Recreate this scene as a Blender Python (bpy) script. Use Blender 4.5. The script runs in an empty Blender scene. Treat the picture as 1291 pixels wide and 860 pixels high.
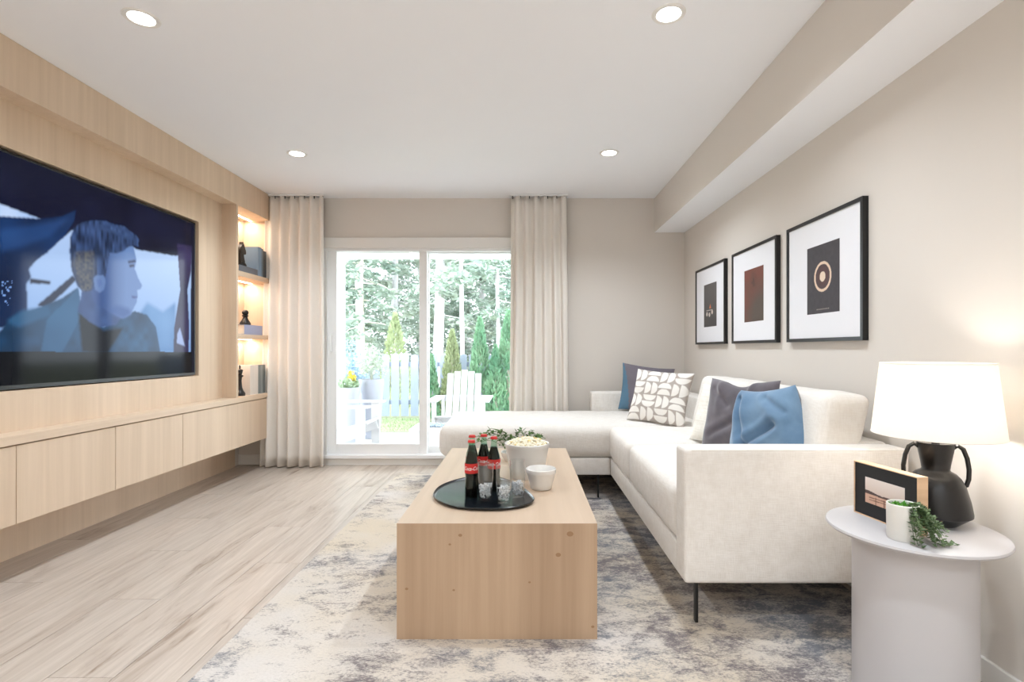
import bpy, bmesh, math, random
import numpy as np
from mathutils import Vector, Matrix

C = bpy.context.scene.collection
SC = bpy.context.scene
PI = math.pi
rnd = random.Random(7)
nrng = np.random.RandomState(11)

# ------------------------------------------------------------------ camera
F = 660.0; VX = 661.0; VY = 440.0; CH = 1.123          # focal length and vanishing point in px, eye height
cam = bpy.data.cameras.new('camera'); camo = bpy.data.objects.new('camera', cam); C.objects.link(camo)
cam.sensor_width = 36; cam.sensor_fit = 'HORIZONTAL'; cam.lens = F / 1291 * 36
cam.shift_x = -(VX - 645.5) / 1291; cam.shift_y = (VY - 430) / 1291
cam.clip_start = 0.05; cam.clip_end = 300
camo.location = (0, 0, CH); camo.rotation_euler = (PI / 2, 0, 0)
SC.camera = camo

# ------------------------------------------------------------------ world, exposure
SC.view_settings.view_transform = 'Standard'; SC.view_settings.look = 'None'
SC.view_settings.gamma = 1; SC.view_settings.use_curve_mapping = False
SC.view_settings.exposure = 0.76
SC.cycles.max_bounces = 10; SC.cycles.diffuse_bounces = 5; SC.cycles.glossy_bounces = 4
SC.cycles.transmission_bounces = 8; SC.cycles.transparent_max_bounces = 16
SC.cycles.sample_clamp_indirect = 6; SC.cycles.caustics_reflective = False; SC.cycles.caustics_refractive = False
SC.cycles.use_denoising = True
w = bpy.data.worlds.new('sky'); SC.world = w; w.use_nodes = True
bg = w.node_tree.nodes['Background']; bg.inputs[0].default_value = (0.84, 0.93, 1.0, 1); bg.inputs[1].default_value = 5.2

def lamp(name, kind, loc, energy, col=(1, 1, 1), rot=(0, 0, 0), **kw):
    l = bpy.data.lights.new(name, kind); o = bpy.data.objects.new(name, l); C.objects.link(o)
    l.energy = energy; l.color = col; o.location = loc; o.rotation_euler = rot
    for k, v in kw.items(): setattr(l, k, v)
    return o
sun = lamp('sun', 'SUN', (0, 20, 20), 1.0, (1.0, 0.96, 0.9), (math.radians(38), math.radians(-24), 0), angle=math.radians(4))
DOWNLIGHTS = [(-1.70, 3.915), (0.632, 3.90), (-1.69, 2.311), (0.63, 2.283), (-1.69, 0.70), (0.63, 0.68), (-1.69, -0.95), (0.63, -0.95), (-1.69, -2.2), (-0.5, -0.95), (-0.5, -2.2), (0.63, -2.2)]  # middle column and rearmost row are unseen, added to brighten upright faces
H = 2.585
for (x, y) in DOWNLIGHTS:
    lamp('downlight_lamp', 'SPOT', (x, y, H - 0.02), (56 if y > 3 else 46) if y > 2 else (42 if y > 0 else 80), (0.84, 0.925, 1.0), spot_size=math.radians(140), spot_blend=0.9, shadow_soft_size=0.05)

# ------------------------------------------------------------------ materials
def lin(c):
    a = np.asarray(c, dtype=float) / 255.0
    return np.where(a <= 0.04045, a / 12.92, ((a + 0.055) / 1.055) ** 2.4)
def L(r, g, b): return tuple(float(v) for v in lin((r, g, b))) + (1.0,)
MATS = {}
class NT:
    def __init__(s, name):
        s.m = bpy.data.materials.new(name); s.m.use_nodes = True; s.t = s.m.node_tree
        s.p = s.t.nodes['Principled BSDF']; s.out = s.t.nodes['Material Output']
    def n(s, typ, **kw):
        nd = s.t.nodes.new(typ)
        for k, v in kw.items():
            if k.startswith('i_'): nd.inputs[k[2:].replace('_', ' ')].default_value = v
            else: setattr(nd, k, v)
        return nd
    def l(s, a, b): s.t.links.new(a, b)
    def coords(s, scale=(1, 1, 1), kind='Object', rot=(0, 0, 0)):
        if kind == 'World': src = s.n('ShaderNodeNewGeometry').outputs['Position']
        else: src = s.n('ShaderNodeTexCoord').outputs[kind]
        mp = s.n('ShaderNodeMapping'); mp.inputs['Scale'].default_value = scale; mp.inputs['Rotation'].default_value = rot
        s.l(src, mp.inputs['Vector']); return mp.outputs[0]
    def noise(s, vec, scale, detail=4, rough=0.55, dist=0.0):
        nd = s.n('ShaderNodeTexNoise'); nd.inputs['Scale'].default_value = scale; nd.inputs['Detail'].default_value = detail
        nd.inputs['Roughness'].default_value = rough; nd.inputs['Distortion'].default_value = dist
        s.l(vec, nd.inputs['Vector']); return nd.outputs['Fac']
    def ramp(s, fac, stops):
        r = s.n('ShaderNodeValToRGB'); e = r.color_ramp.elements
        e[0].position, e[0].color = stops[0]; e[1].position, e[1].color = stops[-1]
        for p, c in stops[1:-1]:
            k = e.new(p); k.color = c
        s.l(fac, r.inputs[0]); return r.outputs[0]
    def mix(s, fac, a, b, mode='MIX'):
        x = s.n('ShaderNodeMix', data_type='RGBA', blend_type=mode)
        for v, i in ((fac, 0), (a, 6), (b, 7)):
            if hasattr(v, 'is_linked') or hasattr(v, 'links'): s.l(v, x.inputs[i])
            else: x.inputs[i].default_value = v
        return x.outputs[2]
    def math(s, op, a, b=0.0):
        x = s.n('ShaderNodeMath', operation=op)
        for v, i in ((a, 0), (b, 1)):
            if hasattr(v, 'links'): s.l(v, x.inputs[i])
            else: x.inputs[i].default_value = v
        return x.outputs[0]
    def bump(s, h, strength=0.3, dist=0.002):
        b = s.n('ShaderNodeBump'); b.inputs['Strength'].default_value = strength; b.inputs['Distance'].default_value = dist
        s.l(h, b.inputs['Height']); s.l(b.outputs[0], s.p.inputs['Normal'])
    def color(s, c):
        if hasattr(c, 'links'): s.l(c, s.p.inputs['Base Color'])
        else: s.p.inputs['Base Color'].default_value = c
    def setp(s, **kw):
        for k, v in kw.items(): s.p.inputs[k.replace('_', ' ')].default_value = v
        return s.m

def plain(name, c, rough=0.5, metal=0.0, var=0.04, scale=6.0, bump=0.0, **kw):
    """one colour with a faint procedural variation"""
    if name in MATS: return MATS[name]
    t = NT(name); v = t.coords()
    n = t.noise(v, scale, 3)
    c2 = tuple(max(0, x * (1 - var * 2)) for x in c[:3]) + (1,)
    t.color(t.mix(n, c, c2)); t.setp(Roughness=rough, Metallic=metal)
    if bump: t.bump(t.noise(v, 180, 2), bump, 0.001)
    for k, val in kw.items(): t.p.inputs[k.replace('_', ' ')].default_value = val
    MATS[name] = t.m; return t.m

def wood(name, base, dark, axis='Z', scale=1.0, rough=0.5, contrast=0.6):
    if name in MATS: return MATS[name]
    t = NT(name)
    s = {'Z': (38, 38, 1.1), 'Y': (38, 1.1, 38), 'X': (1.1, 38, 38)}[axis]
    v = t.coords(tuple(k * scale for k in s), 'World')
    a = t.noise(v, 1.0, 6, 0.6, 0.3)
    v2 = t.coords(tuple(k * scale * 0.17 for k in s), 'World')
    b = t.noise(v2, 1.0, 3, 0.5, 0.6)
    f = t.ramp(a, [(0.33, (0, 0, 0, 1)), (0.70, (1, 1, 1, 1))])
    g = t.ramp(b, [(0.35, (0, 0, 0, 1)), (0.68, (1, 1, 1, 1))])
    m = t.mix(0.5, f, g)
    mid = tuple(base[i] * (1 - contrast) + dark[i] * contrast for i in range(3)) + (1,)
    t.color(t.mix(m, base, mid)); t.setp(Roughness=rough); t.bump(a, 0.12, 0.001)
    t.p.inputs['Specular IOR Level'].default_value = 0.3
    MATS[name] = t.m; return t.m

def fabric(name, c, c2, scale=1.0, rough=0.95, bump=0.5, sheen=0.0):
    if name in MATS: return MATS[name]
    t = NT(name)
    a = t.noise(t.coords((25 * scale, 330 * scale, 25 * scale), 'World'), 1, 2)
    b = t.noise(t.coords((330 * scale, 25 * scale, 25 * scale), 'World'), 1, 2)
    c_ = t.noise(t.coords((25 * scale, 25 * scale, 330 * scale), 'World'), 1, 2)
    h = t.math('ADD', t.math('ADD', a, b), c_)
    f = t.ramp(t.math('MULTIPLY', h, 0.3333), [(0.38, (0, 0, 0, 1)), (0.6, (1, 1, 1, 1))])
    big = t.noise(t.coords((3, 3, 3), 'World'), 1, 3)
    t.color(t.mix(t.math('MULTIPLY', t.math('ADD', f, big), 0.5), c2, c)); t.setp(Roughness=rough)
    t.p.inputs['Specular IOR Level'].default_value = 0.15
    t.p.inputs['Sheen Weight'].default_value = sheen
    t.bump(h, bump, 0.002)
    MATS[name] = t.m; return t.m

def glow(name, c, strength):
    if name in MATS: return MATS[name]
    t = NT(name); t.color((0.8, 0.8, 0.8, 1))
    t.p.inputs['Emission Color'].default_value = c; t.p.inputs['Emission Strength'].default_value = strength
    MATS[name] = t.m; return t.m

def clear_glass(name, tint=(1, 1, 1, 1), ior=1.45, refl=1.0):
    if name in MATS: return MATS[name]
    t = NT(name)
    tr = t.n('ShaderNodeBsdfTransparent'); tr.inputs[0].default_value = tint
    gl = t.n('ShaderNodeBsdfGlossy'); gl.inputs['Roughness'].default_value = 0.02
    fr = t.n('ShaderNodeLayerWeight'); fr.inputs[0].default_value = 0.5
    fc = t.math('ADD', t.math('MULTIPLY', t.math('POWER', fr.outputs['Facing'], 3.5), 0.55 * refl), 0.03 * refl)
    mx = t.n('ShaderNodeMixShader'); t.l(fc, mx.inputs[0])
    t.l(tr.outputs[0], mx.inputs[1]); t.l(gl.outputs[0], mx.inputs[2]); t.l(mx.outputs[0], t.out.inputs[0])
    MATS[name] = t.m; return t.m

def attr_mat(name, rough=0.6, emit=0.0, cloth=False):
    if name in MATS: return MATS[name]
    t = NT(name); a = t.n('ShaderNodeVertexColor'); a.layer_name = 'Col'
    if emit:
        t.color((0.004, 0.004, 0.005, 1)); t.p.inputs['Specular IOR Level'].default_value = 0.1; t.l(a.outputs[0], t.p.inputs['Emission Color'])
        t.p.inputs['Emission Strength'].default_value = emit
    else: t.l(a.outputs[0], t.p.inputs['Base Color'])
    t.setp(Roughness=rough)
    if cloth: t.bump(t.noise(t.coords((400, 400, 400), 'World'), 1, 2), 0.4, 0.002); t.p.inputs['Specular IOR Level'].default_value = 0.15
    MATS[name] = t.m; return t.m

M = {}
M['wall'] = plain('wall_paint_greige', L(221, 214, 206), 0.85, var=0.015, scale=2, bump=0.05)
M['ceiling'] = plain('ceiling_paint', L(245, 246, 249), 0.9, var=0.01, scale=2, bump=0.05)
M['trim'] = plain('white_trim_paint', L(238, 236, 232), 0.45, var=0.01)
M['vinyl'] = plain('white_vinyl', L(240, 240, 240), 0.35, var=0.01)
M['oak'] = wood('oak_veneer_vertical', L(222, 200, 176), L(192, 168, 142), 'Z', 1.0, 0.5)
M['oak_y'] = wood('oak_veneer_lengthwise', L(222, 200, 176), L(190, 165, 138), 'Y', 1.0, 0.5)
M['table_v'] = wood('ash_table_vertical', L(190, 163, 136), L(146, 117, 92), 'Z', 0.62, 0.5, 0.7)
M['table_y'] = wood('ash_table_lengthwise', L(204, 181, 158), L(172, 147, 122), 'Y', 0.62, 0.42, 0.55)
M['sofa'] = fabric('cream_sofa_linen', L(240, 236, 231), L(218, 211, 202), 1.0)
M['cream_cushion'] = fabric('cream_cushion_linen', L(240, 236, 230), L(222, 215, 206), 1.0)
M['curtain'] = None
M['black'] = plain('black_metal', L(18, 18, 19), 0.4, var=0.1)
M['black_satin'] = plain('black_frame', L(14, 14, 15), 0.35, var=0.1)
M['ceramic_black'] = plain('matte_black_ceramic', L(26, 24, 24), 0.32, var=0.15, scale=9, bump=0.1)
M['tray'] = plain('black_tray_lacquer', L(20, 25, 32), 0.22, var=0.1)
M['white_matte'] = plain('white_table_metal', L(196, 193, 194), 0.4, var=0.01)
M['ceramic'] = plain('white_ceramic', L(232, 229, 224), 0.22, var=0.02)
M['mat_board'] = plain('white_mat_board', L(236, 236, 240), 0.8, var=0.01)
M['pot'] = plain('white_pot', L(230, 228, 222), 0.5, var=0.02)
M['glass'] = clear_glass('window_glass')
M['tumbler'] = clear_glass('tumbler_glass', (0.97, 0.98, 0.98, 1), 1.5, 2.0)
M['bottle_glass'] = clear_glass('pale_green_bottle_glass', (0.72, 0.9, 0.8, 1), 1.5, 1.2)
M['picture_glass'] = M['glass']
M['cola'] = plain('dark_cola', L(16, 6, 4), 0.2, var=0.1, Specular_IOR_Level=0.2)
M['red_print'] = plain('red_label_paper', L(206, 40, 36), 0.45, var=0.02)
M['red_cap'] = plain('red_metal_cap', L(204, 44, 42), 0.35, var=0.02)
M['white_print'] = plain('white_label_print', L(245, 240, 236), 0.5, var=0.01)
M['charcoal'] = plain('chess_charcoal', L(26, 23, 22), 0.45, var=0.1)

t = NT('curtain_linen')
wv = t.coords((500, 500, 60), 'World'); n1 = t.noise(wv, 1, 2)
t.color(t.mix(n1, L(250, 245, 238), L(240, 233, 224)))
t.setp(Roughness=0.95); t.p.inputs['Specular IOR Level'].default_value = 0.1
tl = t.n('ShaderNodeBsdfTranslucent'); tl.inputs[0].default_value = L(238, 228, 214)
mx = t.n('ShaderNodeMixShader'); mx.inputs[0].default_value = 0.14
t.l(t.p.outputs[0], mx.inputs[1]); t.l(tl.outputs[0], mx.inputs[2]); t.l(mx.outputs[0], t.out.inputs[0])
M['curtain'] = t.m

t = NT('lamp_shade_linen')
n1 = t.noise(t.coords((700, 700, 80), 'World'), 1, 2)
t.color(t.mix(n1, L(250, 246, 240), L(240, 235, 227))); t.setp(Roughness=0.9)
tl = t.n('ShaderNodeBsdfTranslucent'); tl.inputs[0].default_value = L(252, 248, 242)
mx = t.n('ShaderNodeMixShader'); mx.inputs[0].default_value = 0.55
t.l(t.p.outputs[0], mx.inputs[1]); t.l(tl.outputs[0], mx.inputs[2]); t.l(mx.outputs[0], t.out.inputs[0])
M['shade'] = t.m

# floor planks: pale greige oak with brown streaks, each plank its own tone
t = NT('floor_oak_plank')
oi = t.n('ShaderNodeObjectInfo'); geo = t.n('ShaderNodeNewGeometry')
off = t.n('ShaderNodeCombineXYZ'); t.l(t.math('MULTIPLY', oi.outputs['Random'], 37.0), off.inputs[2])
va = t.n('ShaderNodeVectorMath', operation='ADD'); t.l(geo.outputs['Position'], va.inputs[0]); t.l(off.outputs[0], va.inputs[1])
def fl(scale):
    mp = t.n('ShaderNodeMapping'); mp.inputs['Scale'].default_value = scale; t.l(va.outputs[0], mp.inputs[0]); return mp.outputs[0]
gr = t.noise(fl((60, 2.6, 5)), 1, 6, 0.65, 0.4)
st = t.noise(fl((7.5, 0.9, 1)), 1, 5, 0.62, 1.4)
kn = t.noise(fl((22, 3.4, 1)), 1, 6, 0.7, 1.0)
base = t.mix(t.ramp(gr, [(0.3, (0, 0, 0, 1)), (0.75, (1, 1, 1, 1))]), L(200, 188, 177), L(174, 161, 149))
base = t.mix(t.ramp(st, [(0.50, (0, 0, 0, 1)), (0.70, (0.7, 0.7, 0.7, 1))]), base, L(158, 142, 128))
k2 = t.math('MULTIPLY', t.ramp(st, [(0.56, (0, 0, 0, 1)), (0.66, (1, 1, 1, 1))]), t.ramp(kn, [(0.50, (0, 0, 0, 1)), (0.62, (1, 1, 1, 1))]))
base = t.mix(t.math('MULTIPLY', k2, 0.7), base, L(128, 108, 92))
tone = t.mix(oi.outputs['Random'], (0.95, 0.95, 0.95, 1), (1.03, 1.02, 1.01, 1))
t.color(t.mix(1.0, base, tone, 'MULTIPLY')); t.setp(Roughness=0.36); t.bump(gr, 0.1, 0.001)
t.p.inputs['Specular IOR Level'].default_value = 0.4
M['floor'] = t.m
M['floor_gap'] = plain('floor_joint', L(88, 76, 66), 0.8)

# distressed rug
t = NT('distressed_rug')
P = 'World'
warp = t.noise(t.coords((1.6, 2.2, 1), P), 1, 5, 0.6, 0.8)
mid = t.noise(t.coords((8, 13, 1), P), 1, 6, 0.7, 0.5)
fine = t.noise(t.coords((80, 170, 1), P), 1, 4, 0.75)
brk = t.noise(t.coords((30, 62, 1), P), 1, 7, 0.85)
sep = t.n('ShaderNodeSeparateXYZ'); g2 = t.n('ShaderNodeNewGeometry'); t.l(g2.outputs['Position'], sep.inputs[0])
xr = t.n('ShaderNodeMapRange'); t.l(sep.outputs[0], xr.inputs[0])
for i, v in ((1, -0.3), (2, 0.7), (3, 0.0), (4, 0.045)): xr.inputs[i].default_value = v
s1 = t.math('ADD', t.math('MULTIPLY', warp, 0.30), t.math('MULTIPLY', mid, 0.32))
s2 = t.math('ADD', t.math('MULTIPLY', fine, 0.22), t.math('MULTIPLY', brk, 0.26))
sm = t.math('ADD', t.math('ADD', s1, s2), xr.outputs[0])
mask = t.ramp(sm, [(0.555, (0, 0, 0, 1)), (0.585, (0.4, 0.4, 0.4, 1)), (0.635, (1, 1, 1, 1))])
hue = t.noise(t.coords((1.1, 1.4, 3), P), 1, 3)
cream = t.mix(t.ramp(hue, [(0.38, (0, 0, 0, 1)), (0.62, (1, 1, 1, 1))]), L(206, 192, 172), L(208, 201, 195))
cream = t.mix(t.ramp(fine, [(0.45, (0, 0, 0, 1)), (0.7, (0.5, 0.5, 0.5, 1))]), cream, L(186, 178, 172))
hue2 = t.noise(t.coords((2.1, 1.6, 9), P), 1, 3)
dark = t.mix(t.ramp(hue2, [(0.40, (0, 0, 0, 1)), (0.58, (1, 1, 1, 1))]), L(120, 122, 128), L(122, 114, 115))
t.color(t.mix(mask, cream, dark)); t.setp(Roughness=1.0); t.p.inputs['Specular IOR Level'].default_value = 0.05
t.bump(t.math('ADD', fine, t.math('MULTIPLY', mask, -0.7)), 0.6, 0.004)
M['rug'] = t.m

def velvet(name, c, c2):
    t = NT(name)
    a = t.noise(t.coords((7, 7, 7), 'World'), 1, 4, 0.55, 0.3); f = t.noise(t.coords((500, 500, 500), 'World'), 1, 2)
    t.color(t.mix(t.ramp(a, [(0.35, (0, 0, 0, 1)), (0.66, (1, 1, 1, 1))]), c, c2)); t.setp(Roughness=0.85)
    t.p.inputs['Sheen Weight'].default_value = 0.35; t.p.inputs['Specular IOR Level'].default_value = 0.15
    t.bump(f, 0.25, 0.002); return t.m
M['grey_velvet'] = velvet('grey_velvet', L(110, 104, 110), L(92, 88, 94))
M['blue_velvet'] = velvet('blue_velvet', L(118, 148, 176), L(98, 128, 158))
M['blue_back'] = velvet('slate_blue_cloth', L(96, 128, 150), L(76, 106, 128))

def leafmat(name, c, c2, scale=3.0, trans=0.25):
    t = NT(name); n = t.noise(t.coords((scale,) * 3, 'World'), 1, 4)
    t.color(t.mix(t.ramp(n, [(0.35, (0, 0, 0, 1)), (0.65, (1, 1, 1, 1))]), c, c2)); t.setp(Roughness=0.6)
    tl = t.n('ShaderNodeBsdfTranslucent'); tl.inputs[0].default_value = c
    mx = t.n('ShaderNodeMixShader'); mx.inputs[0].default_value = trans
    t.l(t.p.outputs[0], mx.inputs[1]); t.l(tl.outputs[0], mx.inputs[2]); t.l(mx.outputs[0], t.out.inputs[0])
    return t.m

# ------------------------------------------------------------------ mesh helpers
class MB:
    def __init__(s): s.v = []; s.f = []; s.mi = []; s.cur = 0
    def add(s, vs, fs):
        b = len(s.v); s.v.extend(vs)
        for f in fs: s.f.append([b + i for i in f]); s.mi.append(s.cur)
        return s
    def box(s, x0, x1, y0, y1, z0, z1):
        v = [(x, y, z) for z in (z0, z1) for y in (y0, y1) for x in (x0, x1)]
        return s.add(v, [(0, 2, 3, 1), (4, 5, 7, 6), (0, 1, 5, 4), (2, 6, 7, 3), (0, 4, 6, 2), (1, 3, 7, 5)])
    def obox(s, c, ax, ay, az, hx, hy, hz):
        c = Vector(c); ax = Vector(ax).normalized(); ay = Vector(ay).normalized(); az = Vector(az).normalized()
        v = [tuple(c + ax * (i * hx) + ay * (j * hy) + az * (k * hz)) for k in (-1, 1) for j in (-1, 1) for i in (-1, 1)]
        return s.add(v, [(0, 2, 3, 1), (4, 5, 7, 6), (0, 1, 5, 4), (2, 6, 7, 3), (0, 4, 6, 2), (1, 3, 7, 5)])
    def bar(s, a, b, w, h, up=(0, 0, 1)):
        a = Vector(a); b = Vector(b); d = b - a; ay = Vector(up).cross(d)
        if ay.length < 1e-5: ay = Vector((1, 0, 0))
        ay.normalize(); az = d.cross(ay).normalized()
        return s.obox((a + b) / 2, d, ay, az, d.length / 2, w / 2, h / 2)
    def tube(s, pts, r, n=8, caps=True):
        pts = [Vector(p) for p in pts]; rs = r if isinstance(r, (list, tuple)) else [r] * len(pts)
        vs = []; prev = None
        for i, p in enumerate(pts):
            d = (pts[min(i + 1, len(pts) - 1)] - pts[max(i - 1, 0)]).normalized()
            u = prev - d * prev.dot(d) if prev is not None else d.cross(Vector((0.13, 0.31, 0.94)))
            if u.length < 1e-4: u = d.cross(Vector((1, 0, 0)))
            u.normalize(); prev = u; w_ = d.cross(u)
            for k in range(n):
                a = 2 * PI * k / n; vs.append(tuple(p + (u * math.cos(a) + w_ * math.sin(a)) * rs[i]))
        fs = [(i * n + k, i * n + (k + 1) % n, (i + 1) * n + (k + 1) % n, (i + 1) * n + k) for i in range(len(pts) - 1) for k in range(n)]
        if caps: fs += [tuple(range(n))[::-1], tuple((len(pts) - 1) * n + k for k in range(n))]
        return s.add(vs, fs)
    def lathe(s, cx, cy, prof, n=32, close=True):
        vs = []; 
        for r, z in prof:
            for k in range(n):
                a = 2 * PI * k / n; vs.append((cx + r * math.cos(a), cy + r * math.sin(a), z))
        fs = [(i * n + k, i * n + (k + 1) % n, (i + 1) * n + (k + 1) % n, (i + 1) * n + k) for i in range(len(prof) - 1) for k in range(n)]
        if close:
            if prof[0][0] > 1e-4: fs.append(tuple(range(n))[::-1])
            if prof[-1][0] > 1e-4: fs.append(tuple((len(prof) - 1) * n + k for k in range(n)))
        return s.add(vs, fs)
    def prism(s, poly, z0, z1):
        n = len(poly)
        v = [(x, y, z0) for x, y in poly] + [(x, y, z1) for x, y in poly]
        return s.add(v, [tuple(range(n))[::-1], tuple(range(n, 2 * n))] + [(i, (i + 1) % n, n + (i + 1) % n, n + i) for i in range(n)])
    def blob(s, c, r, n=6, m=4, jit=0.0, rg=None):
        rg = rg or rnd; vs = [(c[0], c[1], c[2] - r[2])]
        for j in range(1, m):
            ph = -PI / 2 + PI * j / m
            for k in range(n):
                a = 2 * PI * k / n; q = 1 + rg.uniform(-jit, jit)
                vs.append((c[0] + r[0] * q * math.cos(ph) * math.cos(a), c[1] + r[1] * q * math.cos(ph) * math.sin(a), c[2] + r[2] * q * math.sin(ph)))
        vs.append((c[0], c[1], c[2] + r[2])); t_ = len(vs) - 1
        fs = [(0, 1 + (k + 1) % n, 1 + k) for k in range(n)]
        for j in range(m - 2):
            for k in range(n): fs.append((1 + j * n + k, 1 + j * n + (k + 1) % n, 1 + (j + 1) * n + (k + 1) % n, 1 + (j + 1) * n + k))
        b = 1 + (m - 2) * n
        fs += [(b + k, b + (k + 1) % n, t_) for k in range(n)]
        return s.add(vs, fs)

OFF = {}
def link_mesh(name, mb, mats, parent=None, smooth=False, bevel=0.0, seg=2, origin=None, local=False, sharp=35):
    me = bpy.data.meshes.new(name)
    v = np.array(mb.v, dtype=float).reshape(-1, 3)
    if parent is not None: off = Vector(OFF.get(parent.name, (0, 0, 0))) if not local else Vector((0, 0, 0))
    elif origin is not None: off = Vector(origin)
    elif local: off = Vector((0, 0, 0))
    else: off = Vector(((v[:, 0].min() + v[:, 0].max()) / 2, (v[:, 1].min() + v[:, 1].max()) / 2, v[:, 2].min()))
    v = v - np.array(off)
    me.from_pydata(v.tolist(), [], mb.f)
    if not isinstance(mats, (list, tuple)): mats = [mats]
    for m_ in mats: me.materials.append(m_)
    if len(mats) > 1: me.polygons.foreach_set('material_index', mb.mi)
    if smooth:
        me.polygons.foreach_set('use_smooth', [True] * len(me.polygons))
        if sharp: me.set_sharp_from_angle(angle=math.radians(sharp))
    me.update()
    o = bpy.data.objects.new(name, me); C.objects.link(o)
    if parent is not None: o.parent = parent; OFF[o.name] = OFF.get(parent.name, (0, 0, 0))
    else:
        o.location = off; OFF[o.name] = tuple(off)
    if bevel:
        b = o.modifiers.new('bevel', 'BEVEL'); b.width = bevel; b.segments = seg; b.limit_method = 'ANGLE'; b.angle_limit = math.radians(40)
        b.harden_normals = False
        if seg > 2: me.polygons.foreach_set('use_smooth', [True] * len(me.polygons))
    return o

def tag(o, label=None, cat=None, group=None, kind=None):
    if label: o['label'] = label
    if cat: o['category'] = cat
    if group: o['group'] = group
    if kind: o['kind'] = kind
    return o
def thing(name, label, cat, loc=(0, 0, 0), group=None, rz=0.0):
    o = bpy.data.objects.new(name, None); C.objects.link(o); o.empty_display_size = 0.1
    o.location = loc; o.rotation_euler = (0, 0, rz); OFF[o.name] = tuple(loc)
    return tag(o, label, cat, group)
def struct(name, mb, mats, parent=None, **kw):
    o = link_mesh(name, mb, mats, parent, **kw)
    if parent is None: o['kind'] = 'structure'
    return o
def copy_tree(o, parent=None):
    c = o.copy(); C.objects.link(c); c.parent = parent
    OFF[c.name] = OFF.get(o.name, (0, 0, 0))
    for ch in list(o.children): copy_tree(ch, c)
    return c
def paint_attr(me, cols):
    a = me.color_attributes.new('Col', 'FLOAT_COLOR', 'POINT')
    c = np.ones((len(me.vertices), 4), dtype=np.float32); c[:, :3] = cols
    a.data.foreach_set('color', c.ravel())
def pw(px, py, D): return ((px - VX) / F * D, D, CH - (py - VY) / F * D)

# ------------------------------------------------------------------ room shell
XL, XR, YB, YF = -2.77, 1.555, 5.08, -3.0
XW = -2.42; XT = -2.54                         # front of the wood built-in, plane of the television panel
fl_o = struct('floor', MB().box(XL - 0.15, XR + 0.15, YF - 0.15, YB + 0.02, -0.05, -0.006), M['floor_gap'])
PWD, PLN = 0.228, 1.52
proto = None; rest = MB()
i = 0; x = XL
while x < XR - 0.01:
    x1 = min(x + PWD, XR); y = YF - PLN * ((i * 0.37) % 1.0)
    while y < YB:
        y0, y1 = max(y, YF), min(y + PLN, YB)
        if y1 - y0 > 0.02:
            seen = (y1 > 1.5 and x < -1.0) or (y1 > 4.6 and x < 0.2)
            g = 0.0011
            if seen:
                mb = MB().box(x + g, x1 - g, y0 + g, y1 - g, -0.006, 0.0)
                link_mesh('plank', mb, M['floor'], fl_o, bevel=0.0008, seg=1)
            else: rest.box(x + g, x1 - g, y0 + g, y1 - g, -0.006, 0.0)
        y += PLN
    x += PWD; i += 1
tag(link_mesh('plank', rest, M['floor'], fl_o), kind='stuff')

struct('ceiling', MB().box(XL - 0.15, XR + 0.15, YF - 0.15, YB + 0.15, H, H + 0.1), M['ceiling'])
struct('wall_left', MB().box(XL - 0.15, XL, YF, YB, 0, H), M['wall'])
struct('wall_right', MB().box(XR, XR + 0.15, YF, YB, 0, H), M['wall'])
# back wall round the patio door opening
DX0, DX1, DZ0, DZ1 = -1.95, 0.0, 0.085, 2.10
mb = MB(); mb.box(XL - 0.15, DX0, YB, YB + 0.16, 0, H); mb.box(DX1, XR + 0.15, YB, YB + 0.16, 0, H)
mb.box(DX0, DX1, YB, YB + 0.16, DZ1, H); mb.box(DX0, DX1, YB, YB + 0.16, -0.05, DZ0)
struct('wall_back', mb, M['wall'])
struct('wall_front', MB().box(XL - 0.15, XR + 0.15, YF - 0.15, YF, 0, H), M['wall'])
# soffit along the right wall: painted side, whiter underside
mb = MB(); mb.box(1.262, XR, YF, YB, 2.253, H)
so = struct('trim_1', mb, [M['wall'], M['ceiling']])
for p in so.data.polygons:
    if p.normal.z < -0.9: p.material_index = 1
tag(so, 'beige boxed soffit with white underside along the right wall')
struct('baseboard_right', MB().box(XR - 0.014, XR, YF, YB, 0, 0.085), M['trim'], bevel=0.004)
struct('baseboard_back', MB().box(XL, DX0 - 0.09, YB - 0.014, YB, 0, 0.10).box(DX1 + 0.09, XR, YB - 0.014, YB, 0, 0.10), M['trim'], bevel=0.004)

# patio door: frame, stiles, rails, panes
door = struct('door_1', MB().box(DX0 - 0.09, DX1 + 0.09, YB - 0.022, YB, DZ1, DZ1 + 0.10), M['trim'], bevel=0.003)   # head casing
tag(door, 'white sliding patio door with two glass panes between the curtains')
link_mesh('side_casing', MB().box(DX0 - 0.09, DX0, YB - 0.02, YB, 0.0, DZ1), M['trim'], door, bevel=0.003)
link_mesh('side_casing', MB().box(DX1, DX1 + 0.09, YB - 0.02, YB, 0.0, DZ1), M['trim'], door, bevel=0.003)
link_mesh('base_trim', MB().box(DX0, DX1, YB - 0.02, YB, 0.0, DZ0 - 0.02), M['trim'], door, bevel=0.003)
link_mesh('sill', MB().box(DX0, DX1, YB - 0.045, YB + 0.17, DZ0 - 0.02, DZ0 + 0.015), M['vinyl'], door, bevel=0.004)
link_mesh('jamb', MB().box(DX0, DX0 + 0.035, YB, YB + 0.15, DZ0, DZ1), M['vinyl'], door, bevel=0.003)
link_mesh('jamb', MB().box(DX1 - 0.035, DX1, YB, YB + 0.15, DZ0, DZ1), M['vinyl'], door, bevel=0.003)
link_mesh('head_jamb', MB().box(DX0 + 0.035, DX1 - 0.035, YB, YB + 0.15, DZ1 - 0.025, DZ1), M['vinyl'], door, bevel=0.003)
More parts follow.
